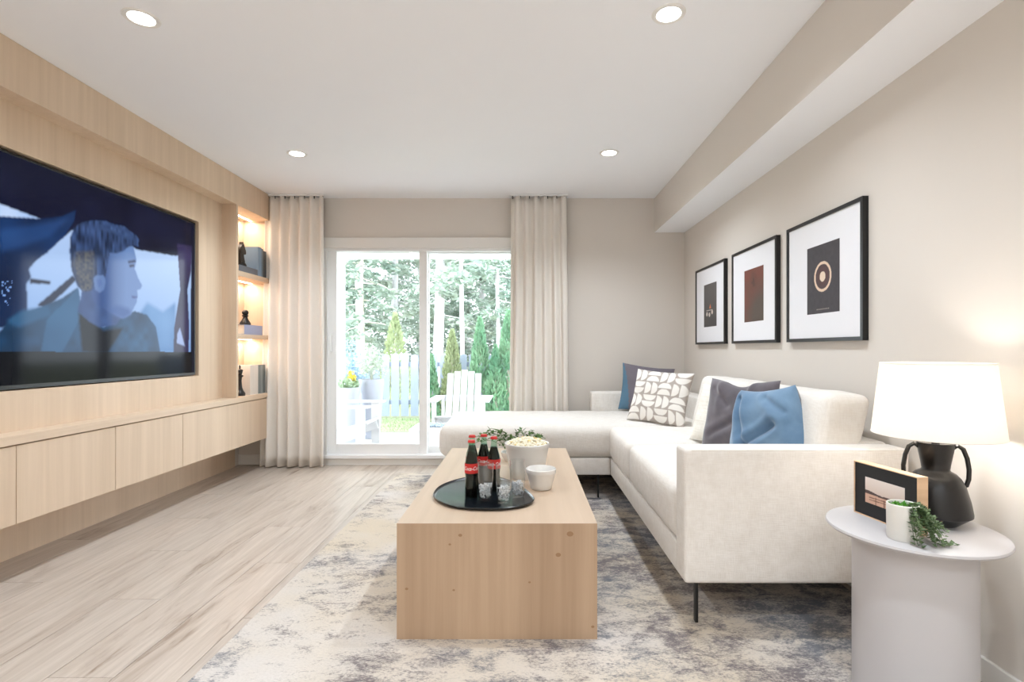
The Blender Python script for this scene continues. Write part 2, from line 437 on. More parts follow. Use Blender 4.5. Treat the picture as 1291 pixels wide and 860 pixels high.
def sash(x0, x1, s0, s1, y, zb, zt, b, tp):
    st_ = link_mesh('sash', MB().box(x0, x0 + s0, y, y + 0.04, zb, zt).box(x1 - s1, x1, y, y + 0.04, zb, zt)
              .box(x0 + s0, x1 - s1, y, y + 0.04, zb, zb + b).box(x0 + s0, x1 - s1, y, y + 0.04, zt - tp, zt), M['vinyl'], door, bevel=0.003)
    link_mesh('pane', MB().box(x0 + s0 - 0.005, x1 - s1 + 0.005, y + 0.016, y + 0.022, zb + b - 0.005, zt - tp + 0.005), M['glass'], st_)
    return st_
s1_ = sash(DX0 + 0.03, -0.948, 0.092, 0.076, YB + 0.02, DZ0 + 0.012, DZ1 - 0.02, 0.10, 0.008)
sash(-1.0, DX1 - 0.035, 0.06, 0.088, YB + 0.085, DZ0 + 0.012, DZ1 - 0.02, 0.065, 0.012)
hd = MB(); hx = DX0 + 0.075; hd.tube([(hx, YB + 0.02, 1.10), (hx, YB - 0.012, 1.105), (hx, YB - 0.016, 1.13), (hx, YB - 0.016, 1.24), (hx, YB - 0.012, 1.265), (hx, YB + 0.02, 1.27)], 0.008)
link_mesh('handle', hd, M['vinyl'], s1_, smooth=True)

# ------------------------------------------------------------------ wood built-in
BY0 = 0.3
med = thing('media_wall', 'pale oak built-in wall with bulkhead around the television and shelf niche', 'built-in', (XT, 3.0, 0))
link_mesh('bulkhead', MB().box(XL, XW, BY0, YB - 0.001, 2.34, H - 0.001), M['oak'], med, bevel=0.0015, seg=1)
TY0, TY1, TZ0, TZ1 = 1.90, 4.085, 0.915, 2.115
NY = 4.40                                       # where the shelf tower starts
def panel(y0, y1, z0, z1):
    link_mesh('wall_panel', MB().box(XT - 0.02, XT, y0, y1, z0, z1), M['oak'], med)
panel(BY0, TY0, 0.7117, 2.34); panel(TY1, NY, 0.7117, 2.34)
panel(TY0, TY1, 0.7117, TZ0); panel(TY0, TY1, TZ1, 2.34)
rc = MB(); rc.box(XL, XT - 0.09, TY0, TY1, TZ0, TZ1)
for a in ((TY0 - 0.02, TY0, TZ0, TZ1), (TY1, TY1 + 0.02, TZ0, TZ1), (TY0, TY1, TZ0 - 0.02, TZ0), (TY0, TY1, TZ1, TZ1 + 0.02)):
    rc.box(XT - 0.09, XT - 0.02, *a)
link_mesh('recess_lining', rc, M['oak'], med)
link_mesh('lower_panel', MB().box(XL, XL + 0.018, BY0, YB - 0.1, 0.0, 0.30), M['oak'], med)
link_mesh('side_panel', MB().box(XL + 0.02, XW, NY, NY + 0.03, 0.712, 2.34), M['oak'], med, bevel=0.001, seg=1)
link_mesh('side_panel', MB().box(XL + 0.02, XW, 5.0, 5.03, 0.712, 2.34), M['oak'], med, bevel=0.001, seg=1)
link_mesh('back_panel', MB().box(XL + 0.02, XL + 0.09, NY + 0.03, 5.0, 0.712, 2.34), M['oak'], med)
SHZ = [(1.745, 1.79), (1.213, 1.25)]
stripm = glow('warm_strip_light', (1.0, 0.84, 0.68, 1), 9)
for z0, z1 in SHZ:
    link_mesh('shelf', MB().box(XL + 0.09, XW - 0.004, NY + 0.03, 5.0, z0, z1), M['oak_y'], med, bevel=0.001, seg=1)
for zt in (2.34, SHZ[0][0], SHZ[1][0]):
    link_mesh('strip_light', MB().box(XL + 0.16, XL + 0.172, NY + 0.04, 4.99, zt - 0.006, zt), stripm, med)
    lamp('shelf_strip_lamp', 'AREA', (XL + 0.166, 4.715, zt - 0.012), 1.7, (1.0, 0.84, 0.70), shape='RECTANGLE', size=0.012, size_y=0.52)

link_top = link_mesh('countertop', MB().box(XL + 0.001, XW + 0.006, BY0, YB - 0.005, 0.668, 0.7115), M['oak_y'], bevel=0.0015, seg=1)
tag(link_top, 'long pale oak countertop over the floating cabinets under the television', 'countertop')
cabs = [(0.62, 1.88, 'first'), (1.88, 2.494, 'floating oak cabinet with flat door, cut off by the left photo edge'),
        (2.494, 3.10, 'widest-looking flat oak cabinet door, fully in view nearest the camera'),
        (3.10, 3.711, 'middle floating oak cabinet between the near square door and the long far one'),
        (3.711, 4.96, 'long floating oak cabinet ending at the left curtain')]
for k, (y0, y1, lab) in enumerate(cabs[1:]):
    r_ = thing('floating_cabinet', lab, 'cabinet', (-2.6, (y0 + y1) / 2, 0.288), 'floating cabinets under the television')
    link_mesh('body', MB().box(XL + 0.019, XW - 0.02, y0 + 0.001, y1 - 0.001, 0.292, 0.664), M['oak_y'], r_)
    link_mesh('door', MB().box(XW - 0.019, XW, y0 + 0.0018, y1 - 0.0018, 0.288, 0.662), M['oak'], r_, bevel=0.001, seg=1)

# ------------------------------------------------------------------ television
XS = -2.553
scr_y0, scr_y1, scr_z0, scr_z1 = 1.95, 4.048, 0.942, 2.088
tv = thing('television', 'large flat television with a film scene of a man in profile', 'television', (XS - 0.03, 3.0, scr_z0))
link_mesh('bezel', MB().box(XS - 0.035, XS + 0.0015, scr_y0 - 0.012, scr_y0, scr_z0 - 0.02, scr_z1 + 0.01)
          .box(XS - 0.035, XS + 0.0015, scr_y1, scr_y1 + 0.012, scr_z0 - 0.02, scr_z1 + 0.01)
          .box(XS - 0.035, XS + 0.0015, scr_y0, scr_y1, scr_z1, scr_z1 + 0.01).box(XS - 0.035, XS + 0.0015, scr_y0, scr_y1, scr_z0 - 0.02, scr_z0), M['black_satin'], tv)
link_mesh('back_cover', MB().box(XS - 0.07, XS - 0.004, scr_y0, scr_y1, scr_z0, scr_z1), M['black_satin'], tv)
def grid_plane(nu, nv, fn):
    mb = MB(); mb.v = [fn(i / nu, j / nv) for j in range(nv + 1) for i in range(nu + 1)]
    mb.f = [(j * (nu + 1) + i, j * (nu + 1) + i + 1, (j + 1) * (nu + 1) + i + 1, (j + 1) * (nu + 1) + i) for j in range(nv) for i in range(nu)]
    mb.mi = [0] * len(mb.f); return mb
def inside(poly, X, Y):
    r = np.zeros(X.shape, bool); n = len(poly)
    for i in range(n):
        x1, y1 = poly[i]; x2, y2 = poly[(i + 1) % n]
        if y1 == y2: continue
        c = ((y1 > Y) != (y2 > Y)) & (X < (x2 - x1) * (Y - y1) / (y2 - y1) + x1); r ^= c
    return r
def blur(a, r):
    for ax in (0, 1):
        k = np.ones(2 * r + 1) / (2 * r + 1)
        a = np.apply_along_axis(lambda m_: np.convolve(np.pad(m_, r, mode='edge'), k, 'valid'), ax, a)
    return a
def vnoise(h, w_, cell, seed):
    rg = np.random.RandomState(seed); gh, gw = h // cell + 3, w_ // cell + 3; g = rg.rand(gh, gw)
    yy, xx = np.mgrid[0:h, 0:w_] / cell; yi, xi = yy.astype(int), xx.astype(int); fy, fx = yy - yi, xx - xi
    fy = fy * fy * (3 - 2 * fy); fx = fx * fx * (3 - 2 * fx)
    return (g[yi, xi] * (1 - fx) + g[yi, xi + 1] * fx) * (1 - fy) + (g[yi + 1, xi] * (1 - fx) + g[yi + 1, xi + 1] * fx) * fy
NU, NV = 430, 236
def tvpt(cx, cy):                               # crop pixels of the photo -> place on the screen (y, z)
    x = cx * 0.3951; y = 160 + cy * 0.3951; D = F * (-XS) / (VX - x); return (D, CH - (y - VY) / F * D)
YY = scr_y0 + (scr_y1 - scr_y0) * np.linspace(0, 1, NU + 1)[None, :].repeat(NV + 1, 0)
ZZ = scr_z0 + (scr_z1 - scr_z0) * np.linspace(0, 1, NV + 1)[:, None].repeat(NU + 1, 1)
img = np.zeros((NV + 1, NU + 1, 3)); img[:] = lin((9, 13, 34))
nz = vnoise(NV + 1, NU + 1, 9, 3); nz2 = vnoise(NV + 1, NU + 1, 26, 4); nzf = vnoise(NV + 1, NU + 1, 3, 5)
def fill(pts, col, col2=None, g=None, soft=1, amp=0.0):
    m_ = inside([tvpt(*p) for p in pts], YY, ZZ).astype(float)
    if soft: m_ = blur(m_, soft)
    c = np.zeros_like(img); c[:] = lin(col)
    if col2 is not None:
        gg = g if g is not None else nz2
        c = c * (1 - gg[..., None]) + lin(col2) * gg[..., None]
    if amp: c = c * (1 + amp * (nz[..., None] - 0.5) * 2)
    img[:] = img * (1 - m_[..., None]) + c * m_[..., None]
zg = np.clip((ZZ - 1.05) / 0.9, 0, 1)
fill([(-700, 60), (620, 330), (612, 790), (-700, 900)], (10, 14, 36), (16, 20, 48))
fill([(-600, 60), (0, 245), (130, 294), (60, 330), (-600, 330)], (150, 185, 235), (205, 222, 250))
fill([(-600, 300), (0, 420), (60, 470), (235, 325), (560, 395), (610, 380), (608, 720), (-600, 720)], (120, 160, 215), (184, 208, 244), zg)
fill([(430, 620), (470, 560), (520, 590), (560, 560), (560, 720), (430, 720)], (70, 120, 175), (110, 155, 205), soft=3)
fill([(0, 60), (615, 320), (618, 400), (560, 412), (440, 392), (300, 330), (235, 330), (0, 240), (-700, 60)], (10, 12, 34), (20, 24, 52))
fill([(-700, 330), (0, 285), (130, 293), (200, 285), (243, 265), (236, 300), (205, 350), (180, 372), (150, 402), (115, 425), (92, 455), (100, 480), (85, 500), (88, 600), (60, 640), (-700, 640)], (8, 22, 52), (26, 58, 108), nz2)
fill([(0, 330), (130, 310), (220, 290), (160, 350), (60, 385), (0, 400)], (24, 54, 102), (36, 74, 130), soft=3)
fill([(95, 484), (160, 492), (160, 502), (95, 500)], (14, 26, 56))
fill([(118, 570), (232, 474), (244, 488), (150, 580)], (16, 30, 62))
fill([(565, 372), (612, 380), (610, 460), (598, 520), (604, 640), (600, 760), (552, 760), (556, 640), (575, 520)], (26, 26, 60), (58, 50, 92))
fill([(590, 700), (564, 690), (566, 660), (574, 640)], (150, 170, 215), soft=1)
for _ in range(26):
    a, b_ = rnd.uniform(4, 36), rnd.uniform(485, 570); fill([(a, b_), (a + 4, b_), (a + 4, b_ + 5), (a, b_ + 5)], (120, 160, 225), soft=0)
# jacket, neck, face, hair
fill([(-700, 900), (-40, 700), (10, 640), (45, 606), (130, 575), (200, 545), (248, 512), (262, 590), (330, 640), (400, 600), (430, 588), (470, 600), (498, 640), (512, 722), (512, 790), (-700, 900)], (14, 46, 78), (38, 86, 126), nz2, amp=0.25)
fill([(20, 620), (70, 585), (150, 575), (165, 600), (60, 640)], (40, 88, 128), soft=2)
fill([(250, 515), (150, 615), (130, 718), (200, 718), (262, 600)], (30, 72, 112), (50, 100, 142), soft=1)
fill([(250, 590), (262, 720), (345, 720), (395, 640), (330, 650)], (6, 12, 24), soft=2)
fill([(262, 520), (330, 480), (392, 600), (372, 632), (320, 640), (285, 622), (248, 588)], (64, 92, 144), (44, 68, 116), nz)
fill([(300, 372), (425, 380), (436, 425), (430, 452), (440, 480), (454, 507), (448, 518), (437, 522), (440, 536), (436, 545), (438, 556), (430, 572), (418, 598), (392, 612), (346, 590), (300, 560), (282, 500)], (104, 134, 186), (58, 84, 138), 1 - np.clip((YY - 3.16) / 0.2, 0, 1))
fill([(345, 590), (395, 612), (420, 596), (412, 580), (370, 568)], (70, 100, 158), soft=3)
fill([(408, 428), (432, 424), (434, 432), (410, 436)], (40, 54, 96)); fill([(412, 440), (428, 438), (429, 446), (414, 449)], (36, 46, 84))
fill([(420, 540), (439, 540), (438, 546), (422, 547)], (66, 82, 140))
strand = vnoise(NV + 1, (NU + 1) * 4, 12, 8)[:, ::4][:, :NU + 1]
fill([(222, 400), (225, 350), (236, 322), (262, 304), (300, 298), (338, 300), (366, 312), (396, 316), (412, 330), (434, 346), (446, 362), (440, 372), (446, 384), (424, 378), (408, 384), (394, 396), (372, 404), (350, 402), (343, 440), (336, 478), (322, 474), (304, 488), (296, 520), (268, 528), (246, 508), (228, 455)], (20, 30, 58), (62, 88, 136), strand, amp=0.2)
fill([(300, 318), (352, 312), (400, 332), (430, 356), (400, 352), (350, 330)], (70, 98, 146), (40, 60, 100), strand, soft=3)
fill([(234, 440), (240, 400), (300, 396), (298, 470), (290, 520), (262, 524)], (40, 50, 78), (92, 92, 92), nzf, soft=2)
fill([(298, 484), (310, 472), (330, 474), (338, 490), (332, 520), (318, 530), (304, 520)], (98, 126, 176)); fill([(308, 488), (322, 484), (326, 500), (316, 515)], (88, 114, 170))
fill([(-700, 718), (612, 718), (612, 860), (-700, 860)], (5, 8, 14), soft=0)
me_s = link_mesh('screen', grid_plane(NU, NV, lambda a, b_: (XS, scr_y0 + (scr_y1 - scr_y0) * a, scr_z0 + (scr_z1 - scr_z0) * b_)), attr_mat('screen_glow', 0.08, 0.62), tv)
paint_attr(me_s.data, img.reshape(-1, 3))

# ------------------------------------------------------------------ curtains
def curtain(x0, x1, b0, b1, yc, folds, seed, label):
    rg = random.Random(seed)
    r_ = thing('curtain', label, 'curtain', ((x0 + x1) / 2, yc, 0.012), 'floor length curtains beside the patio door')
    n, rows = folds * 14, 22; mb = MB(); zt, zb = H - 0.022, 0.012
    ph = [rg.uniform(-0.35, 0.35) for _ in range(folds + 2)]; am = [rg.uniform(0.8, 1.2) for _ in range(folds + 2)]
    for j in range(rows + 1):
        q = j / rows; z = zt + (zb - zt) * q
        A = 0.019 + 0.014 * q
        for i_ in range(n + 1):
            u = i_ / n; f = u * folds; k = int(f); fr = f - k
            wob = ph[k] * (1 - fr) + ph[min(k + 1, folds)] * fr; a_ = am[k] * (1 - fr) + am[min(k + 1, folds)] * fr
            uu = u + 0.012 * math.sin(2 * PI * f + wob * 3) 
            X = (x0 + (x1 - x0) * uu) * (1 - q) + (b0 + (b1 - b0) * uu) * q + 0.006 * q * math.sin(q * 5 + k)
            s_ = math.sin(2 * PI * f + wob * (0.4 + q * 1.6))
            Y = yc + A * a_ * (s_ * (1.2 - 0.2 * s_ * s_)) + 0.01 * q * math.sin(3 * f + seed)
            mb.v.append((X, Y, z))
    w_ = n + 1
    for j in range(rows):
        for i_ in range(n): mb.f.append((j * w_ + i_, j * w_ + i_ + 1, (j + 1) * w_ + i_ + 1, (j + 1) * w_ + i_)); mb.mi.append(0)
    o = link_mesh('fabric', mb, M['curtain'], r_, smooth=True, sharp=0)
    s = o.modifiers.new('thick', 'SOLIDIFY'); s.thickness = 0.003
    link_mesh('track', MB().box(min(x0, b0) + 0.01, max(x1, b1) - 0.01, yc - 0.012, yc + 0.012, H - 0.016, H - 0.001), M['vinyl'], r_)
    hk = MB()
    for k in range(folds + 1):
        X = x0 + (x1 - x0) * min(0.98, max(0.02, k / folds)); hk.box(X - 0.004, X + 0.004, yc - 0.006, yc + 0.006, H - 0.04, H - 0.012)
    link_mesh('glider', hk, M['black'], r_)['kind'] = 'stuff'
    return r_
curtain(-2.450, -1.895, -2.49, -1.885, 4.955, 6, 3, 'cream pleated curtain left of the patio door beside the oak niche')
curtain(-0.122, 0.392, -0.14, 0.42, 4.955, 6, 8, 'cream pleated curtain right of the patio door behind the chaise')

# ------------------------------------------------------------------ recessed lights
lens = glow('downlight_lens', (1.0, 0.96, 0.9, 1), 9)
names = ['round recessed ceiling light far left near the left curtain', 'round recessed ceiling light far right near the soffit',
         'round recessed ceiling light near the top left photo edge', 'round recessed ceiling light near the top right, beside the soffit']
for k, (x, y) in enumerate(DOWNLIGHTS):
    r_ = thing('ceiling_light', names[k] if k < 4 else 'unseen round ceiling light behind the camera, some of these added as fill', 'ceiling light', (x, y, H), 'recessed ceiling lights')
    link_mesh('trim_ring', MB().lathe(x, y, [(0.052, H - 0.001), (0.052, H - 0.004), (0.056, H - 0.006), (0.070, H - 0.005), (0.073, H - 0.001)], 40, False), M['trim'], r_, smooth=True)
    link_mesh('lens', MB().lathe(x, y, [(0.052, H - 0.0035), (0.0005, H - 0.0035)], 40, False), lens, r_)

# ------------------------------------------------------------------ rug
rz = 0.012
rg_ = MB().box(-1.125, 1.50, 1.15, 4.69, 0.0, rz)
tag(link_mesh('rug', rg_, M['rug'], bevel=0.004), 'large distressed cream and grey rug under the coffee table', 'rug')

# ------------------------------------------------------------------ coffee table
tx0, tx1, ty0, ty1, tzt = -0.488, 0.279, 2.003, 3.527, 0.455
ct = thing('coffee_table', 'blocky pale wood coffee table with waterfall ends on the rug', 'coffee table', ((tx0 + tx1) / 2, (ty0 + ty1) / 2, rz))
def yz_prism(x0, x1, poly):
    n_ = len(poly); return MB().add([(x0, y, z) for y, z in poly] + [(x1, y, z) for y, z in poly], [tuple(range(n_)), tuple(range(n_, 2 * n_))[::-1]] + [(i_, n_ + i_, n_ + (i_ + 1) % n_, (i_ + 1) % n_) for i_ in range(n_)])
T_ = 0.045
link_mesh('tabletop', yz_prism(tx0, tx1, [(ty0, tzt), (ty0 + T_, tzt - T_), (ty1 - T_, tzt - T_), (ty1, tzt)]), M['table_y'], ct)
link_mesh('end_panel', yz_prism(tx0, tx1, [(ty0, rz), (ty0 + T_, rz), (ty0 + T_, tzt - T_), (ty0, tzt)]), M['table_v'], ct)
link_mesh('end_panel', yz_prism(tx0, tx1, [(ty1, rz), (ty1, tzt), (ty1 - T_, tzt - T_), (ty1 - T_, rz)]), M['table_v'], ct)
for a, b_ in ((tx0 + 0.002, tx0 + 0.03), (tx1 - 0.03, tx1 - 0.002)):
    link_mesh('side_panel', MB().box(a, b_, ty0 + 0.0455, ty1 - 0.0455, rz, tzt - 0.0453), M['table_v'], ct)
knots = MB()
for (kx, kz, kr) in ((-0.245, 0.41, 0.006), (-0.285, 0.375, 0.004), (0.13, 0.335, 0.008), (0.175, 0.415, 0.010), (0.02, 0.23, 0.004), (-0.27, 0.20, 0.004), (-0.45, 0.205, 0.005), (0.262, 0.06, 0.005)):
    v = [(kx + kr * math.cos(a) * 1.3, ty0 - 0.0004, kz + kr * math.sin(a)) for a in np.linspace(0, 2 * PI, 12, endpoint=False)]
    knots.add(v, [tuple(range(12))])
_k = link_mesh('knot', knots, plain('wood_knot', L(150, 116, 84), 0.6), ct); _k['kind'] = 'stuff'

# ------------------------------------------------------------------ things on the coffee table
def spline_closed(pts, n=8):
    P_ = [Vector((p[0], p[1], 0)) for p in pts]; out = []
    for i in range(len(P_)):
        a, b_, c, d = P_[i - 1], P_[i], P_[(i + 1) % len(P_)], P_[(i + 2) % len(P_)]
        for k in range(n):
            t_ = k / n
            q = 0.5 * ((2 * b_) + (c - a) * t_ + (2 * a - 5 * b_ + 4 * c - d) * t_ ** 2 + (3 * b_ - a - 3 * c + d) * t_ ** 3); out.append((q.x, q.y))
    return out
def on_plane(px, py, z):
    D = F * (CH - z) / (py - VY); return ((px - VX) / F * D, D)
tray_px = [(546, 624), (553, 613.5), (570, 606), (592, 601), (615, 600), (638, 604), (659, 614), (671, 624), (673, 631), (660, 637), (636, 640.5), (606, 641), (575, 638.5), (554, 632)]
ol = spline_closed([on_plane(px, py, tzt + 0.014) for px, py in tray_px], 6)
cx = sum(p[0] for p in ol) / len(ol); cy = sum(p[1] for p in ol) / len(ol)
def ring(s, z): return [(cx + (p[0] - cx) * s, cy + (p[1] - cy) * s, z) for p in ol]
n = len(ol); mb = MB()
prof = [(0.93, tzt + 0.0005), (0.985, tzt + 0.006), (1.0, tzt + 0.014), (0.992, tzt + 0.0155), (0.97, tzt + 0.009), (0.94, tzt + 0.006)]
vs = sum([ring(s, z) for s, z in prof], [])
mb.add(vs, [tuple(range(n))[::-1], tuple(range((len(prof) - 1) * n, len(prof) * n))] + [(i * n + k, i * n + (k + 1) % n, (i + 1) * n + (k + 1) % n, (i + 1) * n + k) for i in range(len(prof) - 1) for k in range(n)])
tag(link_mesh('tray', mb, M['tray'], smooth=True), 'black pebble-shaped serving tray holding bottles and glasses', 'tray')
tt = tzt + 0.0062

def text_mesh(body, size, shear=0.3):
    cu = bpy.data.curves.new('lettering', 'FONT'); cu.body = body; cu.size = size; cu.align_x = 'CENTER'; cu.align_y = 'CENTER'; cu.shear = shear
    cu.offset = size * 0.012; cu.resolution_u = 3
    o = bpy.data.objects.new('lettering', cu); C.objects.link(o)
    dg = bpy.context.evaluated_depsgraph_get(); m_ = bpy.data.meshes.new_from_object(o.evaluated_get(dg))
    vs = [tuple(v.co) for v in m_.vertices]; fs = [tuple(p.vertices) for p in m_.polygons]
    bpy.data.objects.remove(o); bpy.data.curves.remove(cu); bpy.data.meshes.remove(m_)
    return vs, fs
lt_v, lt_f = text_mesh('Coca-Cola', 0.0185, 0.35)
bot = [(0.0255, 0), (0.0285, 0.003), (0.0295, 0.02), (0.0300, 0.045), (0.0285, 0.068), (0.0272, 0.082), (0.0285, 0.098), (0.0300, 0.112), (0.0298, 0.150), (0.0265, 0.170), (0.0205, 0.190), (0.0160, 0.208), (0.0135, 0.225), (0.0128, 0.240), (0.0145, 0.243), (0.0145, 0.249)]
def bottle(x, y, ang, label):
    z = tt; r_ = thing('soda_bottle', label, 'bottle', (x, y, z), 'cola bottles on the black tray')
    gl = link_mesh('glass_bottle', MB().lathe(x, y, [(r, z + h) for r, h in bot], 28), M['bottle_glass'], r_, smooth=True, sharp=0)
    liq = [(max(r - 0.0012, 0.003), z + h + (0.002 if h == 0 else 0)) for r, h in bot if h <= 0.209]
    link_mesh('drink', MB().lathe(x, y, liq, 28), M['cola'], r_, smooth=True, sharp=60)
    cp = MB(); k = 21; vs = []
    for (rr, zz, wv) in ((0.0160, z + 0.2435, 0.0009), (0.0158, z + 0.249, 0.0003), (0.0140, z + 0.2545, 0), (0.0005, z + 0.2552, 0)):
        for i_ in range(k * 2):
            a = PI * i_ / k; rad = rr + (wv if i_ % 2 else -wv); vs.append((x + rad * math.cos(a), y + rad * math.sin(a), zz))
    cp.add(vs, [(j * 2 * k + i_, j * 2 * k + (i_ + 1) % (2 * k), (j + 1) * 2 * k + (i_ + 1) % (2 * k), (j + 1) * 2 * k + i_) for j in range(3) for i_ in range(2 * k)] + [tuple(range(2 * k))[::-1]])
    link_mesh('cap', cp, M['red_cap'], r_)
    lb = MB(); z0, z1 = z + 0.110, z + 0.153; R = 0.0308; seg = 30
    for i_ in range(seg + 1):
        a = ang - PI / 2 + (i_ / seg - 0.5) * 4.4
        lb.v += [(x + R * math.cos(a), y + R * math.sin(a), z0), (x + R * math.cos(a), y + R * math.sin(a), z1)]
    for i_ in range(seg): lb.f.append((i_ * 2, i_ * 2 + 2, i_ * 2 + 3, i_ * 2 + 1)); lb.mi.append(0)
    lo = link_mesh('paper_label', lb, M['red_print'], r_, smooth=True, sharp=0)
    tx = MB(); R2 = 0.0312
    tx.add([(x + R2 * math.cos(ang - PI / 2 + vx / R2), y + R2 * math.sin(ang - PI / 2 + vx / R2), (z0 + z1) / 2 + vy * 1.25) for vx, vy, _ in lt_v], lt_f)
    link_mesh('lettering', tx, M['white_print'], lo)
bottle(-0.236, 2.342, 0.1, 'front cola bottle with red label, leftmost on the black tray')
bottle(-0.247, 2.475, -0.3, 'cola bottle hidden directly behind the leftmost bottle')
bottle(-0.193, 2.500, 0.25, 'middle cola bottle standing behind the left glass')
bottle(-0.141, 2.432, 0.05, 'rightmost cola bottle behind the glasses of ice')

icem = clear_glass('crushed_ice', (0.93, 0.95, 0.97, 1), 1.31, 2.2)
t = NT('frosty_ice'); t.color(L(236, 238, 242)); t.setp(Roughness=0.15); t.p.inputs['Transmission Weight'].default_value = 0.15; t.p.inputs['IOR'].default_value = 1.3
n_ = t.noise(t.coords((120, 120, 120), 'World'), 1, 2); t.color(t.mix(n_, L(255, 255, 255), L(232, 234, 240))); icem = t.m
def tumbler(x, y, label, seed):
    z = tt; r_ = thing('drinking_glass', label, 'glass', (x, y, z), 'glasses of ice on the black tray')
    outer = [(0.0235, z), (0.0265, z + 0.003), (0.031, z + 0.04), (0.0345, z + 0.10), (0.036, z + 0.165)]
    inner = [(0.0350, z + 0.165), (0.0335, z + 0.10), (0.0298, z + 0.04), (0.0255, z + 0.014), (0.0005, z + 0.012)]
    link_mesh('tumbler', MB().lathe(x, y, outer + inner, 36), M['tumbler'], r_, smooth=True, sharp=60)
    rg = random.Random(seed); ic = MB()
    for k in range(150):
        h = rg.uniform(0.016, 0.070); rmax = 0.0255 + (h - 0.014) * 0.12 - 0.004; a = rg.uniform(0, 2 * PI); rr = rmax * math.sqrt(rg.random())
        s_ = rg.uniform(0.003, 0.0062); ic.blob((x + rr * math.cos(a), y + rr * math.sin(a), z + h), (s_, s_ * rg.uniform(0.7, 1.2), s_), 5, 3, 0.25, rg)
    tag(link_mesh('crushed_ice', ic, icem, r_), kind='stuff')
tumbler(-0.170, 2.290, 'left glass of crushed ice beside the front bottle', 1)
tumbler(-0.088, 2.252, 'front middle glass of crushed ice, nearest the tray edge', 2)
tumbler(-0.030, 2.342, 'right rear glass of crushed ice in front of the popcorn bowl', 3)

def bowl(x, y, rt, rb, h, name, label, thick=0.006, lip=0.0):
    z = tzt
    o = [(rb - 0.004, z), (rb, z + 0.004), (rb + (rt - rb) * 0.32, z + h * 0.3), (rb + (rt - rb) * 0.72, z + h * 0.68), (rt - lip, z + h - 0.022), (rt, z + h - 0.018), (rt, z + h - 0.002)]
    i_ = [(rt - thick * 0.5, z + h), (rt - thick, z + h - 0.003), (rb + (rt - rb) * 0.72 - thick, z + h * 0.68), (rb + (rt - rb) * 0.32 - thick, z + h * 0.3), (rb - thick, z + 0.012), (0.0005, z + 0.010)]
    return tag(link_mesh(name, MB().lathe(x, y, o + i_, 56), M['ceramic'], smooth=True, sharp=50), label, 'bowl')
bowl(0.014, 2.735, 0.116, 0.084, 0.180, 'popcorn_bowl', 'large white ceramic bowl filled with popcorn', 0.007, 0.003)
bowl(0.080, 2.505, 0.072, 0.050, 0.098, 'small_bowl', 'small empty white ceramic bowl in front of the popcorn bowl', 0.005, 0.0015)
pc = MB(); rg = random.Random(5); pc.blob((0.014, 2.735, tzt + 0.150), (0.104, 0.104, 0.046), 28, 12)
for k in range(330):
    a = rg.uniform(0, 2 * PI); q = math.sqrt(rg.random()); rr = 0.101 * q; hh = tzt + 0.166 + 0.032 * (1 - q * q) + rg.uniform(-0.006, 0.007)
    pc.cur = 0 if rg.random() < 0.8 else 1
    c0 = (0.014 + rr * math.cos(a), 2.735 + rr * math.sin(a), hh)
    for _ in range(3):
        s_ = rg.uniform(0.0045, 0.0075); pc.blob((c0[0] + rg.uniform(-.006, .006), c0[1] + rg.uniform(-.006, .006), c0[2] + rg.uniform(-.004, .005)), (s_, s_, s_ * 0.8), 6, 4, 0.2, rg)
tag(link_mesh('popcorn', pc, [plain('popcorn_white', L(246, 238, 216), 0.8), plain('popcorn_yellow', L(240, 214, 150), 0.8)], smooth=True, sharp=0), 'heap of white popcorn in the large bowl', 'popcorn', kind='stuff')

# leafy greenery behind the bowl
def leaf_quad(mb, p, d, nrm, ln, wd):
    p = Vector(p); d = Vector(d).normalized(); s_ = d.cross(Vector(nrm))
    if s_.length < 1e-3: s_ = d.cross(Vector((1, 0, 0)))
    s_.normalize(); up = s_.cross(d).normalized()
    a = p; b_ = p + d * ln * 0.45 + s_ * wd + up * wd * 0.25; c = p + d * ln; e = p + d * ln * 0.45 - s_ * wd + up * wd * 0.25; m_ = p + d * ln * 0.5
    mb.add([tuple(a), tuple(b_), tuple(c), tuple(e), tuple(m_)], [(0, 1, 4), (1, 2, 4), (2, 3, 4), (3, 0, 4)])
green = leafmat('ivy_green', L(70, 104, 52), L(108, 138, 76), 40, 0.2)
px_, py_ = -0.06, 3.13
pl = thing('trailing_plant', 'leafy green plant in a low white dish behind the popcorn bowl', 'plant', (px_, py_, tzt))
link_mesh('dish', MB().lathe(px_, py_, [(0.055, tzt), (0.075, tzt + 0.03), (0.08, tzt + 0.055), (0.074, tzt + 0.055), (0.07, tzt + 0.035), (0.0005, tzt + 0.033)], 32), M['ceramic'], pl, smooth=True)
st_ = MB(); lf = MB(); rg = random.Random(12)
for k in range(22):
    a = rg.uniform(-0.5, 0.5) + (0 if k % 2 else PI); reach = rg.uniform(0.10, 0.27)
    if k > 16: a = rg.uniform(0, 2 * PI); reach = rg.uniform(0.05, 0.12)
    p0 = Vector((px_, py_, tzt + 0.035)); ht = rg.uniform(0.09, 0.155)
    pts = [p0 + Vector((math.cos(a) * reach * u, math.sin(a) * reach * 0.55 * u, ht * math.sin(PI * 0.72 * u))) for u in (0, 0.25, 0.5, 0.75, 1.0)]
    st_.tube(pts, 0.0013, 5)
    for q in range(9):
        u = 0.25 + 0.75 * q / 8; j = min(3, int(u * 4)); fr = u * 4 - j; p = pts[j].lerp(pts[min(j + 1, 4)], fr)
        leaf_quad(lf, p, (rg.uniform(-1, 1), rg.uniform(-1, 1), rg.uniform(-0.3, 0.8)), (0, 0, 1), rg.uniform(0.022, 0.036), rg.uniform(0.008, 0.012))
link_mesh('stem', st_, green, pl); tag(link_mesh('leaves', lf, green, pl), kind='stuff')

